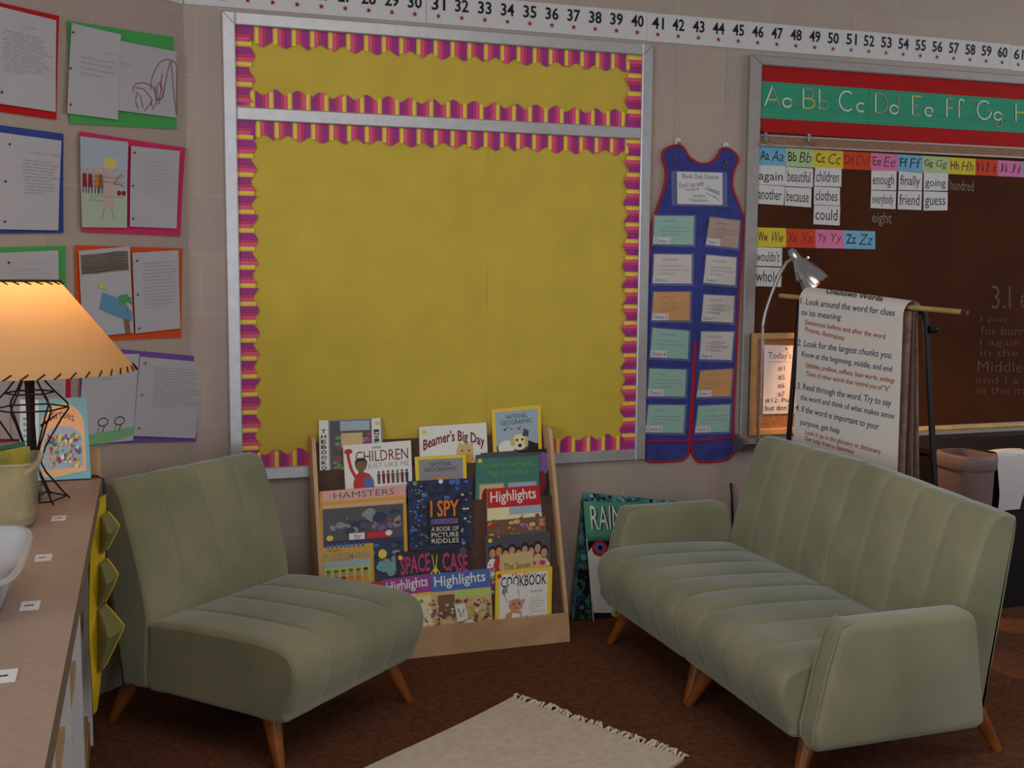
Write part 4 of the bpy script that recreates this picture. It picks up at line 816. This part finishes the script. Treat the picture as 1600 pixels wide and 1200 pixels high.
# ================================================================== RUG
M_rug = mat('cream_cotton', (216, 202, 186), .95, rgb2=(204, 188, 172), scale=40, bump=.5, bscale=260); M_fr = mat('fringe_cotton', (214, 200, 184), .95, var=.04)
R0 = V((.934, -.757, 0)); ra = V((.480, -.877, 0)); rb = V((-.835, -.550, 0)); RW, RL = .66, 1.35
rug = thing('rug', 'cream cotton rug with a fringed end on the brown carpet', 'rug', R0 + ra * RW / 2 + rb * RL / 2)
def rp(a, c, z): return R0 + ra * (RW * a + .006 * math.sin(9 * c) * (1 - a) ) + rb * (RL * c + .004 * math.sin(20 * a)) + V((0, 0, z))
q = MB(); q.grid(lambda a, c: rp(a, c, .007 + .0012 * math.sin(26 * a) * math.sin(17 * c)), 30, 50, M_rug)
for f in ((lambda a, c: rp(a, 0, .007 * c)), (lambda a, c: rp(a, 1, .007 * (1 - c))), (lambda a, c: rp(0, a, .007 * (1 - c))), (lambda a, c: rp(1, a, .007 * c))): q.grid(f, 30, 1, M_rug)
part(q, 'woven_mat', rug)
R = random.Random(3)
for k in range(52):
    a = (k + .5) / 52; p = rp(a, 0, .006); d = -rb * R.uniform(.8, 1.1) + ra * R.uniform(-.9, .9); L = R.uniform(.022, .042); e_ = p + d.normalized() * L
    mid = p.lerp(e_, .5) + V((0, 0, R.uniform(.002, .012))) + ra * R.uniform(-.006, .006); e_.z = .0035
    q = MB(); q.tube([p, mid, e_], [.0042, .0048, .0034], M_fr, 6); part(q, 'tassel', rug)

# ================================================================== LOW SHELF
SZ = .78
sh = thing('low_shelf', 'long low bookshelf with a tan laminate top at the left edge', 'bookshelf', (-.52, -1.9, 0))
M_top = mat('tan_laminate', (150, 128, 114), .45, rgb2=(143, 121, 107), scale=60, spec=.35); M_edge = mat('edge_band', (116, 96, 76), .6); M_mel = mat('white_melamine', (206, 204, 204), .5); M_ply = mat('plywood', (188, 150, 112), .6)
def shx(y): return -.289 + .0135 * (y + .682)   # front edge of the top
FA, FB = (shx(-.69), -.69), (shx(-3.4), -3.4)
q = MB(); q.prism([(FA[0], FA[1], SZ - .042), (FB[0], FB[1], SZ - .042), (-.74, -3.4, SZ - .042), (-.70, -.69, SZ - .042)], (0, 0, .042), M_top, M_edge); part(q, 'top', sh)
q = MB(); q.prism([(FA[0] - .002, -.672, SZ - .03), (FA[0] - .002, -.689, SZ - .03), (-.69, -.689, SZ - .03), (-.67, -.672, SZ - .03)], (0, 0, .112), M_ply); part(q, 'end_lip', sh)
ups = [-.70, -1.12, -1.54, -1.96, -2.38, -2.80, -3.22]
for y in ups:
    q = MB(); xf = shx(y) - .044; q.box(xf - .36, xf, y - .018, y, .0, SZ - .042, M_mel)
    for z in (.2, .42, .62): q.tube([(xf - .03, y - .0175, z), (xf - .03, y - .0195, z)], .004, M_hole, 8)
    part(q, 'upright', sh)
for a in range(len(ups) - 1):
    y0, y1 = ups[a + 1], ups[a] - .018; xf = shx(y0) - .050
    for z in (.09, .40): q = MB(); q.box(xf - .35, xf, y0, y1, z - .018, z, M_ply); part(q, 'shelf_board', sh)
    q = MB(); q.box(xf - .36, xf - .35, y0, y1, .09, SZ - .042, M_ply); part(q, 'back_panel', sh)
    q = MB(); q.box(xf - .01, xf + .004, y0, y1, 0, .072, M_ply); part(q, 'toe_kick', sh)
# labels stuck on the top
for k, (px_, py_, lab) in enumerate(((92, 810, 'farthest white sticker on the shelf top, beside the book bin'), (68, 872, 'white sticker on the shelf top, second from the lamp'), (47, 947, 'white sticker on the shelf top beside the clear tub'), (8, 1057, 'nearest white sticker on the shelf top, cut by the left edge'))):
    c = at_z(px_, py_, SZ); q = MB(); q.box(c.x - .016, c.x + .016, c.y - .028, c.y + .028, SZ + .0002, SZ + .0012, M_white)
    S = Surf((c.x - .016, c.y + .028, SZ + .0012), (c.x + .016, c.y + .028, SZ + .0012), (c.x + .016, c.y - .028, SZ + .0012), (c.x - .016, c.y - .028, SZ + .0012)); S.l = .0002; q.scrawl(S, .2, .4, .85, .6, 1, M_ink, k, .003, False)
    tag(q.build('sticker'), lab, 'sticker', 'white stickers on the shelf top')

# ================================================================== TABLE LAMP
LC = V((-.446, -.985, SZ)); M_wire = mat('dark_iron_wire', (34, 24, 22), .5, .6)
tl_ = thing('table_lamp', 'lit table lamp with a parchment cone shade and dark wire base, on the low shelf', 'lamp', LC)
M_shade = bpy.data.materials.new('parchment_shade'); M_shade.use_nodes = True; nt = M_shade.node_tree; nt.nodes.remove(nt.nodes['Principled BSDF'])
df = nt.nodes.new('ShaderNodeBsdfDiffuse'); tr_ = nt.nodes.new('ShaderNodeBsdfTranslucent'); mx = nt.nodes.new('ShaderNodeMixShader'); mx.inputs[0].default_value = .5
no = nt.nodes.new('ShaderNodeTexNoise'); no.inputs['Scale'].default_value = 6; rpn = nt.nodes.new('ShaderNodeValToRGB'); tcn = nt.nodes.new('ShaderNodeTexCoord')
rpn.color_ramp.elements[0].color = lin((224, 180, 126)); rpn.color_ramp.elements[1].color = lin((232, 190, 138)); nt.links.new(tcn.outputs['Object'], no.inputs['Vector']); nt.links.new(no.outputs['Fac'], rpn.inputs['Fac'])
nt.links.new(rpn.outputs['Color'], df.inputs['Color']); nt.links.new(rpn.outputs['Color'], tr_.inputs['Color']); nt.links.new(df.outputs[0], mx.inputs[1]); nt.links.new(tr_.outputs[0], mx.inputs[2]); nt.links.new(mx.outputs[0], nt.nodes['Material Output'].inputs['Surface'])
SB, ST, RB, RT = .335, .562, .258, .079
def shp(a, k, dr=0): r = RB + (RT - RB) * k + dr; return LC + V((r * math.cos(a), r * math.sin(a), SB + (ST - SB) * k))
q = MB(); n = 64; rows = 6
q.mesh([shp(2 * math.pi * i / n, j / rows) for j in range(rows + 1) for i in range(n)], [(j * n + i, j * n + (i + 1) % n, (j + 1) * n + (i + 1) % n, (j + 1) * n + i) for j in range(rows) for i in range(n)], M_shade); lsh = part(q, 'lamp_shade', tl_)
M_lace = mat('dark_lacing', (40, 26, 20), .8)
q = MB()
for k in range(44): a = 2 * math.pi * k / 44; q.tube([shp(a, .0, .003), shp(a + .07, .055, .003)], .0019, M_lace, 5)
part(q, 'bottom_lacing', lsh); q = MB()
for k in range(20): a = 2 * math.pi * k / 20; q.tube([shp(a, 1.0, .003), shp(a + .22, .965, .003)], .0019, M_lace, 5)
q.tube([shp(2 * math.pi * k / 48, 1.0, .001) for k in range(48)], .0026, M_lace, 6, True); part(q, 'top_lacing', lsh)
q = MB(); q.lathe([(.016, .0), (.016, .02), (.011, .03), (.013, .12), (.010, .2), (.012, .30), (.016, .33), (.016, .38)], LC, M_wire, 14, cap=True); part(q, 'stem', tl_)
prof = ((.086, .002), (.076, .012), (.030, .075), (.020, .10), (.032, .14), (.072, .21), (.090, .235), (.088, .25), (.055, .285), (.016, .335))
for k in range(6):
    a = k * math.pi / 3 + .1; q = MB(); q.tube([LC + V((r * math.cos(a), r * math.sin(a), h)) for r, h in prof], .0024, M_wire, 7); part(q, 'wire_rib', tl_)
for r, h in ((.090, .240), (.060, .28), (.022, .10), (.078, .008)):
    q = MB(); q.tube([LC + V((r * math.cos(k * math.pi / 3 + .1), r * math.sin(k * math.pi / 3 + .1), h)) for k in range(6)], .0022, M_wire, 6, True); part(q, 'wire_ring', tl_)
q = MB(); q.tube([LC + V((.02, .02, .012)), LC + V((.0, .18, .006)), V((-.44, -.675 - .03, SZ + .004)), V((-.36, -.70, SZ + .005)), V((-.302, -.70, SZ + .006)), V((-.284, -.702, SZ - .004)), V((-.282, -.704, SZ - .04)), V((-.28, -.71, SZ - .12))], .0032, M_black, 7); part(q, 'cord', tl_)
M_bulb = bpy.data.materials.new('lit_bulb'); M_bulb.use_nodes = True; bb = M_bulb.node_tree.nodes['Principled BSDF']; bb.inputs['Emission Color'].default_value = (1, .66, .32, 1); bb.inputs['Emission Strength'].default_value = 6
q = MB(); q.lathe([(.0, .475), (.018, .468), (.03, .445), (.026, .41), (.014, .385)], LC, M_bulb, 16); part(q, 'bulb', tl_)
lamp('table_lamp_light', LC + V((0, 0, .505)), 1.2, (1.0, .55, .26), .03)

# ================================================================== BOOK STANDING BY THE LAMP
S = Surf(*[at_y(x, y, -.72) for x, y in ((60, 625), (135, 620), (142, 739), (61, 752))]); S.c[2].z = SZ + .004; S.c[3].z = SZ + .004
vb = thing('picture_book', 'pale teal picture book titled Virtues standing upright behind the lamp', 'book', (S.c[2] + S.c[3]) / 2); M_teal2 = cv('pale_teal', (120, 178, 190))
q = MB(); q.prism([S.c[3], S.c[2], S.c[1], S.c[0]], (0, .003, 0), M_teal2); S.l = .0003
q.pg(S, [(.06, .95), (.04, .3)] + arc_(.48, .34, .44, .28, 180, 0, 14) + [(.92, .9), (.6, .93), (.3, .97)], cv('peach', (232, 180, 130))); q.text(S, 'Virtues', .2, .13, .72, .24, K['dkred'], arc=.06)
q.pg(S, [(.1, .88), (.1, .5)] + arc_(.48, .5, .38, .16, 180, 0, 10) + [(.86, .84)], K['ltblue']); blobs(q, S, .12, .42, .84, .86, 110, ['green', 'pink', 'red', 'cream', 'lilac', 'tan', 'yellow', 'skin', 'white', 'teal'], 52, (.015, .04)); part(q, 'front_cover', vb)
q = MB(); q.prism([S.pt(.01, .99) + V((0, .003, 0)), S.pt(.985, .99) + V((0, .003, 0)), S.pt(.985, .015) + V((0, .003, 0)), S.pt(.01, .015) + V((0, .003, 0))], (0, .02, 0), M_pages); part(q, 'page_block', vb)
q = MB(); sp = [S.c[3], S.c[3] + V((-.05, .03, 0)), S.c[0] + V((-.05, .03, 0)), S.c[0]]; q.prism(sp, (.002, .004, 0), cv('spine_white', (196, 206, 206))); S2 = Surf(sp[2], sp[3], sp[0], sp[1]); S2.l = .004; q.scrawl(S2, .2, .2, .7, .9, 10, K['cyan'], 3, .002); part(q, 'spine', vb)

# ================================================================== BINS ON THE SHELF
def clear(name, col, rough, al):
    m = bpy.data.materials.new(name); m.use_nodes = True; b_ = m.node_tree.nodes['Principled BSDF']; b_.inputs['Base Color'].default_value = lin(col); b_.inputs['Roughness'].default_value = rough; b_.inputs['Alpha'].default_value = al; return m
M_clear = clear('clear_plastic', (198, 200, 206), .15, .42); M_smoke = clear('smoky_plastic', (190, 176, 150), .2, .3)
def tub(mb, cx, cy, z0, z1, bx_, by_, tx_, ty_, m, th=.003, n=32, p=5):
    def ringp(a, hx, hy):
        c, s_ = math.cos(a), math.sin(a); return (abs(c) ** (2 / p) * hx * (1 if c > 0 else -1), abs(s_) ** (2 / p) * hy * (1 if s_ > 0 else -1))
    lev = [(bx_ * .92, by_ * .92, z0), (bx_, by_, z0 + .008), (tx_, ty_, z1 - .008), (tx_ + .008, ty_ + .008, z1 - .004), (tx_ + .006, ty_ + .006, z1), (tx_ - th, ty_ - th, z1), (bx_ - th, by_ - th, z0 + .01)]
    vs = [V((cx + ringp(2 * math.pi * k / n, hx, hy)[0], cy + ringp(2 * math.pi * k / n, hx, hy)[1], z)) for hx, hy, z in lev for k in range(n)]
    fs = [(j * n + k, j * n + (k + 1) % n, (j + 1) * n + (k + 1) % n, (j + 1) * n + k) for j in range(len(lev) - 1) for k in range(n)] + [tuple(range(n))[::-1], tuple((len(lev) - 1) * n + k for k in range(n))]
    mb.mesh(vs, fs, m)
B1 = V((-.487, -1.235, SZ)); q = MB(); tub(q, B1.x, B1.y, SZ, SZ + .155, .066, .085, .074, .10, M_smoke)
q.tube([(B1.x + .05, B1.y - .098, SZ + .13), (B1.x + .074, B1.y - .09, SZ + .15), (B1.x + .08, B1.y, SZ + .152), (B1.x + .074, B1.y + .09, SZ + .15)], .006, M_smoke, 7)
tag(q.build('book_bin'), 'smoky clear plastic bin holding books, on the shelf in front of the lamp', 'bin')
def stand_book(label, x, y, w_, d, h, m, ang):
    t = thing('picture_book', label, 'book', (x, y, SZ + .012), 'books in the plastic bin'); ca, sa = math.cos(ang), math.sin(ang)
    def bx3(mb, a, c, i, m_):
        vs = []
        for zz in (i, h - i):
            for (xx, yy) in ((a, i - d / 2), (c, i - d / 2), (c, d / 2 - i), (a, d / 2 - i)): vs.append(V((x + xx * ca - yy * sa, y + xx * sa + yy * ca + .10 * zz, SZ + .012 + zz)))
        mb.mesh(vs, [(3, 2, 1, 0), (4, 5, 6, 7), (0, 1, 5, 4), (1, 2, 6, 5), (2, 3, 7, 6), (3, 0, 4, 7)], m_)
    q = MB(); bx3(q, w_ - .002, w_, 0, m); part(q, 'front_cover', t); q = MB(); bx3(q, .002, w_ - .002, .003, M_pages); part(q, 'page_block', t); q = MB(); bx3(q, 0, .002, 0, m); part(q, 'back_cover', t)
stand_book('yellow-green book standing in the smoky bin, nearest its right side', -.474, -1.275, .010, .115, .165, mat('cover_mustard', (192, 168, 48), .5, rgb2=(110, 122, 60), scale=16), -.62)
stand_book('dark green book standing in the smoky bin, behind the yellow one', -.490, -1.245, .012, .12, .172, cv('forest', (62, 104, 82)), -.62)
stand_book('grey book standing in the smoky bin, farthest from its right side', -.506, -1.212, .012, .12, .168, cv('slate', (122, 136, 128)), -.62)
B2 = V((-.484, -1.90, SZ)); q = MB(); tub(q, B2.x, B2.y, SZ, SZ + .09, .06, .15, .09, .225, M_clear, p=4); tag(q.build('storage_tub'), 'clear plastic tub with flared sides at the left edge of the shelf', 'tub')
q = MB(); q.box(B2.x - .03, B2.x + .03, B2.y - .10, B2.y + .10, SZ + .012, SZ + .05, mat('pack_white', (170, 172, 186), .3)); tag(q.build('card_pack'), 'glossy white pack lying in the clear tub', 'pack')
q = MB(); a_ = V((B2.x + .02, B2.y - .02, SZ + .058)); q.tube([a_, a_ + V((.015, -.09, .02))], .009, mat('marker_yellow', (206, 180, 50), .4), 8); tag(q.build('marker'), 'yellow marker lying on the pack in the clear tub', 'marker')

# ================================================================== YELLOW HANGING ORGANISER
M_yc = mat('yellow_cloth', (216, 184, 26), .8, rgb2=(200, 166, 20), scale=12); M_mesh = clear('mesh_pocket', (126, 122, 74), .7, .8)
yo = thing('hanging_organizer', 'yellow cloth organizer with sagging pockets hanging from the front of the shelf', 'organizer', (-.285, -.86, .17))
def yq(a, z):
    c = (.752 - z) / .575; w_ = 1 - .75 * max(0, c) ** 4
    return V((-.316 + .036 * a * w_ + .004 * math.sin(11 * z) - .010 * c, -.93 + .12 * a * w_ - .01 * math.sin(5 * z), z))
q = MB(); q.grid(lambda a, c: yq(a, .752 - .575 * c), 6, 30, M_yc); q.grid(lambda a, c: yq(1 - a, .752 - .575 * c) + V((-.002, .003, 0)), 6, 30, M_yc); part(q, 'cloth_panel', yo)
for (zt2, zb3, dep) in ((.705, .60, .030), (.575, .455, .032), (.45, .28, .052)):
    q = MB()
    def pk(a, c, side=0):
        z = zt2 + (zb3 - zt2) * c; tri = c / .38 if c < .38 else (1 - c) / .62; tri = tri ** .9
        return yq(.55 + .45 * a, z) + V((.004 + dep * tri * a, -.006 - .054 * math.sin(math.pi * a) * (.3 + tri) * (1 - side) - .004 * side, 0))
    q.grid(lambda a, c: pk(a, c), 8, 16, M_mesh); q.grid(lambda a, c: pk(a, c, 1), 8, 16, M_mesh)
    q.tube([pk(1, k / 16, .5) for k in range(17)], .0028, M_yc, 6); part(q, 'pocket', yo)

# ================================================================== CHROME FLOOR LAMP
fl = thing('floor_lamp', 'chrome gooseneck floor lamp standing behind the sofa by the chalkboard', 'lamp', (2.215, -.125, 0))
fp = [V((2.215, -.125, .02))] + [at_y(x, y, -.125) for x, y in ((1184, 695), (1192, 508))]
nk = [at_y(x, y, -.125) for x, y in ((1192, 508), (1196, 488), (1206, 458), (1217, 430), (1229, 410), (1239, 403))]
q = MB(); q.lathe([(.0, .0), (.115, .0), (.118, .008), (.11, .016), (.02, .026), (.012, .05)], (2.215, -.125, 0), M_chrome, 32); part(q, 'base', fl)
q = MB(); q.tube(fp, .0062, M_chrome, 10); part(q, 'pole', fl)
q = MB(); q.tube(nk, .0075, mat('brushed_steel', (170, 164, 156), .35, .95), 10); part(q, 'gooseneck', fl)
hd = at_y(1242, 400, -.125); ax_ = (at_y(1278, 452, -.19) - hd).normalized()
q = MB(); q.lathe([(.0, -.034), (.011, -.032), (.017, -.02), (.018, .0), (.020, .02), (.032, .045), (.048, .08), (.058, .115), (.062, .145), (.060, .145), (.055, .115), (.045, .08), (.03, .05), (.0, .04)], hd, M_chrome, 32, ax_); part(q, 'lamp_head', fl)
q = MB(); c_ = hd + ax_ * .02; s_ = at_y(1262, 404, -.14); q.tube([c_, c_.lerp(s_, .8), s_], .004, M_chrome, 8); q.lathe([(.0, 0), (.006, .0), (.006, .008), (.0, .01)], s_, M_chrome, 10); part(q, 'switch', fl)
q = MB(); bc = hd + ax_ * .10; q.lathe([(.0, -.03), (.014, -.02), (.024, .005), (.022, .02), (.0, .032)], bc, M_bulb, 16, ax_); part(q, 'bulb', fl)
q = MB(); q.tube([V((2.215, -.04, .03)), V((2.16, -.03, .22)), V((2.148, -.02, .46)), V((2.145, -.015, .50))], .005, M_black, 7); part(q, 'cord', fl)
sp_ = bpy.data.lights.new('floor_lamp_light', 'SPOT'); sp_.energy = 38; sp_.color = (1, .55, .25); sp_.spot_size = math.radians(130); sp_.spot_blend = .6; sp_.shadow_soft_size = .025
so = bpy.data.objects.new('floor_lamp_light', sp_); COL.objects.link(so); so.location = hd + ax_ * .137; so.rotation_euler = (ax_).to_track_quat('-Z', 'Y').to_euler()

# ================================================================== EASEL
PN = V((.976, .220, 0)); PC = PN.dot(V((2.401, -.722, 0)))
def pg_(px, py, off=0): return onp(px, py, PN, PC + off)
es = thing('easel', 'black metal easel holding the chart pad behind the sofa', 'easel', (2.55, -.5, 0))
def leg(top, bot): q = MB(); q.tube([top, bot], .011, M_black, 10); part(q, 'leg', es)
nt_ = pg_(1446, 478, .10); nb_ = pg_(1460, 740, .10); nt_.z = 1.235
def down(a, c, z=0): k = (z - a.z) / (c.z - a.z); return a + (c - a) * k
leg(nt_, down(nt_, nb_)); 
ft = pg_(1250, 466, .07); fb = pg_(1232, 690, .07); leg(ft, down(ft, fb))
leg(ft.lerp(nt_, .35) + V((.02, 0, 0)), V((2.76, -.20, 0)))
q = MB(); q.tube([nt_, ft], .012, M_black, 10); part(q, 'top_bar', es)
q = MB(); a_, c_ = down(nt_, nb_, .5), down(ft, fb, .5); q.tube([a_, c_], .009, M_black, 10); part(q, 'lower_bar', es)
q = MB(); kp = pg_(1452, 515, .10); q.lathe([(.014, 0), (.014, .02), (.008, .03), (.0, .03)], kp, M_black, 12, (.9, -.4, 0)); part(q, 'clamp_knob', es)
# dowel across the top
d0, d1 = pg_(1219, 462, .05), pg_(1512, 488.5, .05); dn = (d1 - d0).normalized()
st = thing('pointer', 'wooden pointer with a dark red tip lying across the top of the easel', 'pointer', (d0 + d1) / 2)
q = MB(); q.tube([d0, d1 - dn * .02], .0095, M_stick, 10); part(q, 'shaft', st); q = MB(); q.tube([d1 - dn * .021, d1], .0098, mat('tip_red', (96, 26, 26), .5), 10); part(q, 'tip', st)
# chart pad: flipped written page in front, pad behind
pd = thing('chart_pad', 'large pad of chart paper with hand-lettered reading tips, its written page flipped over the easel', 'chart pad', pg_(1330, 700, .04))
TLp, TRp, BRp, BLp = pg_(1249, 470), pg_(1411, 494), pg_(1402, 740), pg_(1239, 705)
M_chart = mat('chart_paper', (218, 210, 202), .7, var=.02, scale=5)
zdir = V((0, 0, 1))
def page(a, c):
    # c: 0 bottom .. 1 over the top and down behind
    if c < .62:
        k = c / .62; L = BLp.lerp(TLp, k); Rr = BRp.lerp(TRp, k); return L.lerp(Rr, a)
    k = (c - .62) / .38; th = k * 3.0; base = TLp.lerp(TRp, a); r_ = .052
    if th < 2.6: return base + PN * (r_ * (1 - math.cos(th))) * 1.0 + zdir * (.054 * math.sin(min(th, 2.6)) ** 1.0 if True else 0)
    return base + PN * (r_ * (1 - math.cos(2.6)) + .01 * (th - 2.6)) + zdir * (.054 * math.sin(2.6) - .05 * (th - 2.6))
q = MB(); q.grid(page, 8, 48, M_chart); q.grid(lambda a, c: page(1 - a, c) + PN * .0007, 8, 48, M_chart)
M_bl, M_rd = mat('marker_blue', (40, 70, 106), .7), mat('marker_red', (168, 52, 34), .7)
upv = (TLp - BLp).normalized(); fr = -PN * .0012
for tx, x0, y0, x1, y1, cap, m_ in (('1. Look around the word for clues', 345, 358, 850, 425, 34, M_bl), ('to its meaning', 350, 418, 560, 446, 32, M_bl), ('Sentences before and after the word', 370, 468, 800, 548, 26, M_rd), ('Pictures, illustrations', 370, 506, 580, 556, 26, M_rd),
        ('2. Look for the largest chunks you', 330, 582, 830, 652, 34, M_bl), ('Know at the beginning, middle, and end', 352, 640, 835, 724, 30, M_bl), ('Syllables, prefixes, suffixes, base words, endings', 372, 698, 850, 784, 25, M_rd), ('Think of other words that remind you of "it"', 374, 744, 822, 828, 25, M_rd),
        ('3. Read through the word. Try to say', 328, 812, 830, 908, 34, M_bl), ('the word and think of what makes sense', 345, 872, 848, 976, 30, M_bl), ('4. If the word is important to your', 320, 930, 765, 1034, 34, M_bl), ('purpose, get help', 345, 1004, 555, 1054, 30, M_bl), ('Look it up in the glossary or dictionary', 370, 1056, 775, 1164, 26, M_rd), ('Get help from a classmate', 370, 1090, 632, 1164, 24, M_rd)):
    p0, p1 = pg_(*ze(x0, y0)), pg_(*ze(x1, y1)); q.textline(tx, p0 + fr, p1 + fr, upv, cap / 3.43 / 400 * 1.0, m_, bold=.006, shear=.12)
a_ = page(.24, .725) + zdir * .0015 - PN * .001; c_ = page(.78, .725) + zdir * .0015 - PN * .001; q.textline('Unknown Words', a_, c_, (PN * .4 + zdir * .9), .024, M_ink, .01)
part(q, 'written_page', pd)
M_padb = mat('shaded_pad_pages', (150, 122, 108), .8, rgb2=(120, 94, 84), scale=30)  # paper pages coloured brown, the shade behind the written page put in
for k, (o_, th_, zb4, mm) in enumerate(((.040, .006, .60, M_padb), (.056, .010, .56, mat('pad_backing', (110, 84, 72), .8)), (.075, .003, .52, M_padb))):
    q = MB(); a_ = V((TLp.x, TLp.y, 1.262 - .0)) + PN * o_; c_ = V((TRp.x, TRp.y, 1.238)) + PN * o_; ex = V((0, 0, 1))
    q.prism([V((a_.x, a_.y, zb4)) + PN * (.0 + .03 * k), V((c_.x, c_.y, zb4 - .03)) + PN * (.0 + .03 * k), c_, a_], PN * th_, mm); part(q, 'pad_sheets', pd)

# ================================================================== CABINET, BIN AND PAPER AT THE RIGHT
cbn = thing('cabinet', 'low black cabinet with a thin wooden edge, front blackened for shade, under the chalk tray at the right', 'cabinet', (3.55, -.27, 0))
q = MB(); q.box(2.90, 4.3, -.46, -.10, 0, .633, M_blkplas); part(q, 'body', cbn)  # black front closed in to give the shade beneath a table top
q = MB(); q.box(2.89, 4.31, -.48, -.10, .633, .655, M_blkplas); part(q, 'top', cbn)
q = MB(); q.box(2.89, 4.31, -.486, -.48, .633, .655, M_oak); part(q, 'edge_strip', cbn)
M_bin = mat('taupe_plastic', (112, 92, 88), .5, var=.04)
bc_ = at_z(1500, 708, .70); bc_.x += .03; wb = thing('waste_bin', 'tall taupe plastic bin with a thick rounded rim behind the sofa', 'bin', (bc_.x, bc_.y, 0))
def oval(z, hx, hy, n=40, p=3.2): return [V((bc_.x + abs(math.cos(a)) ** (2 / p) * hx * (1 if math.cos(a) > 0 else -1), bc_.y + abs(math.sin(a)) ** (2 / p) * hy * (1 if math.sin(a) > 0 else -1), z)) for a in [2 * math.pi * (k + .5) / n for k in range(n)]]
def rings(q, L, m):
    n = len(L[0]); q.mesh([p for r in L for p in r], [(a * n + i, a * n + (i + 1) % n, (a + 1) * n + (i + 1) % n, (a + 1) * n + i) for a in range(len(L) - 1) for i in range(n)], m)
q = MB(); rings(q, [oval(0, .001, .001), oval(0, .06, .075), oval(.01, .066, .082), oval(.65, .078, .100), oval(.65, .075, .097), oval(.02, .06, .076), oval(.02, .001, .001)], M_bin); part(q, 'body', wb)
q = MB(); rings(q, [oval(.646, .078, .100), oval(.646, .083, .106), oval(.655, .085, .109), oval(.688, .086, .110), oval(.700, .081, .104), oval(.700, .074, .097), oval(.646, .0745, .0965)], M_bin); part(q, 'rim', wb)
pA = at_y(1557, 720, -.49); 
q = MB(); X_ = pA.x; wv = .16
def dr(a, c):
    x = X_ + .005 * math.sin(9 * c + 2 * a) + wv * a
    if c < .35: return V((x - .004 * c, -.44 - .052 * (c / .35), .661 + .004 * math.sin(3 * a)))
    k = (c - .35) / .65; return V((x + .012 * k * (1 - a) - .02 * k * a, -.494 - .010 * math.sin(3 * k + a), .661 - .24 * k))
q.grid(dr, 8, 24, M_white); q.grid(lambda a, c: dr(1 - a, c) + V((0, .0012, -.0008)), 8, 24, M_white); tag(q.build('paper_sheet'), 'white paper sheet draped over the front edge of the black cabinet', 'paper')
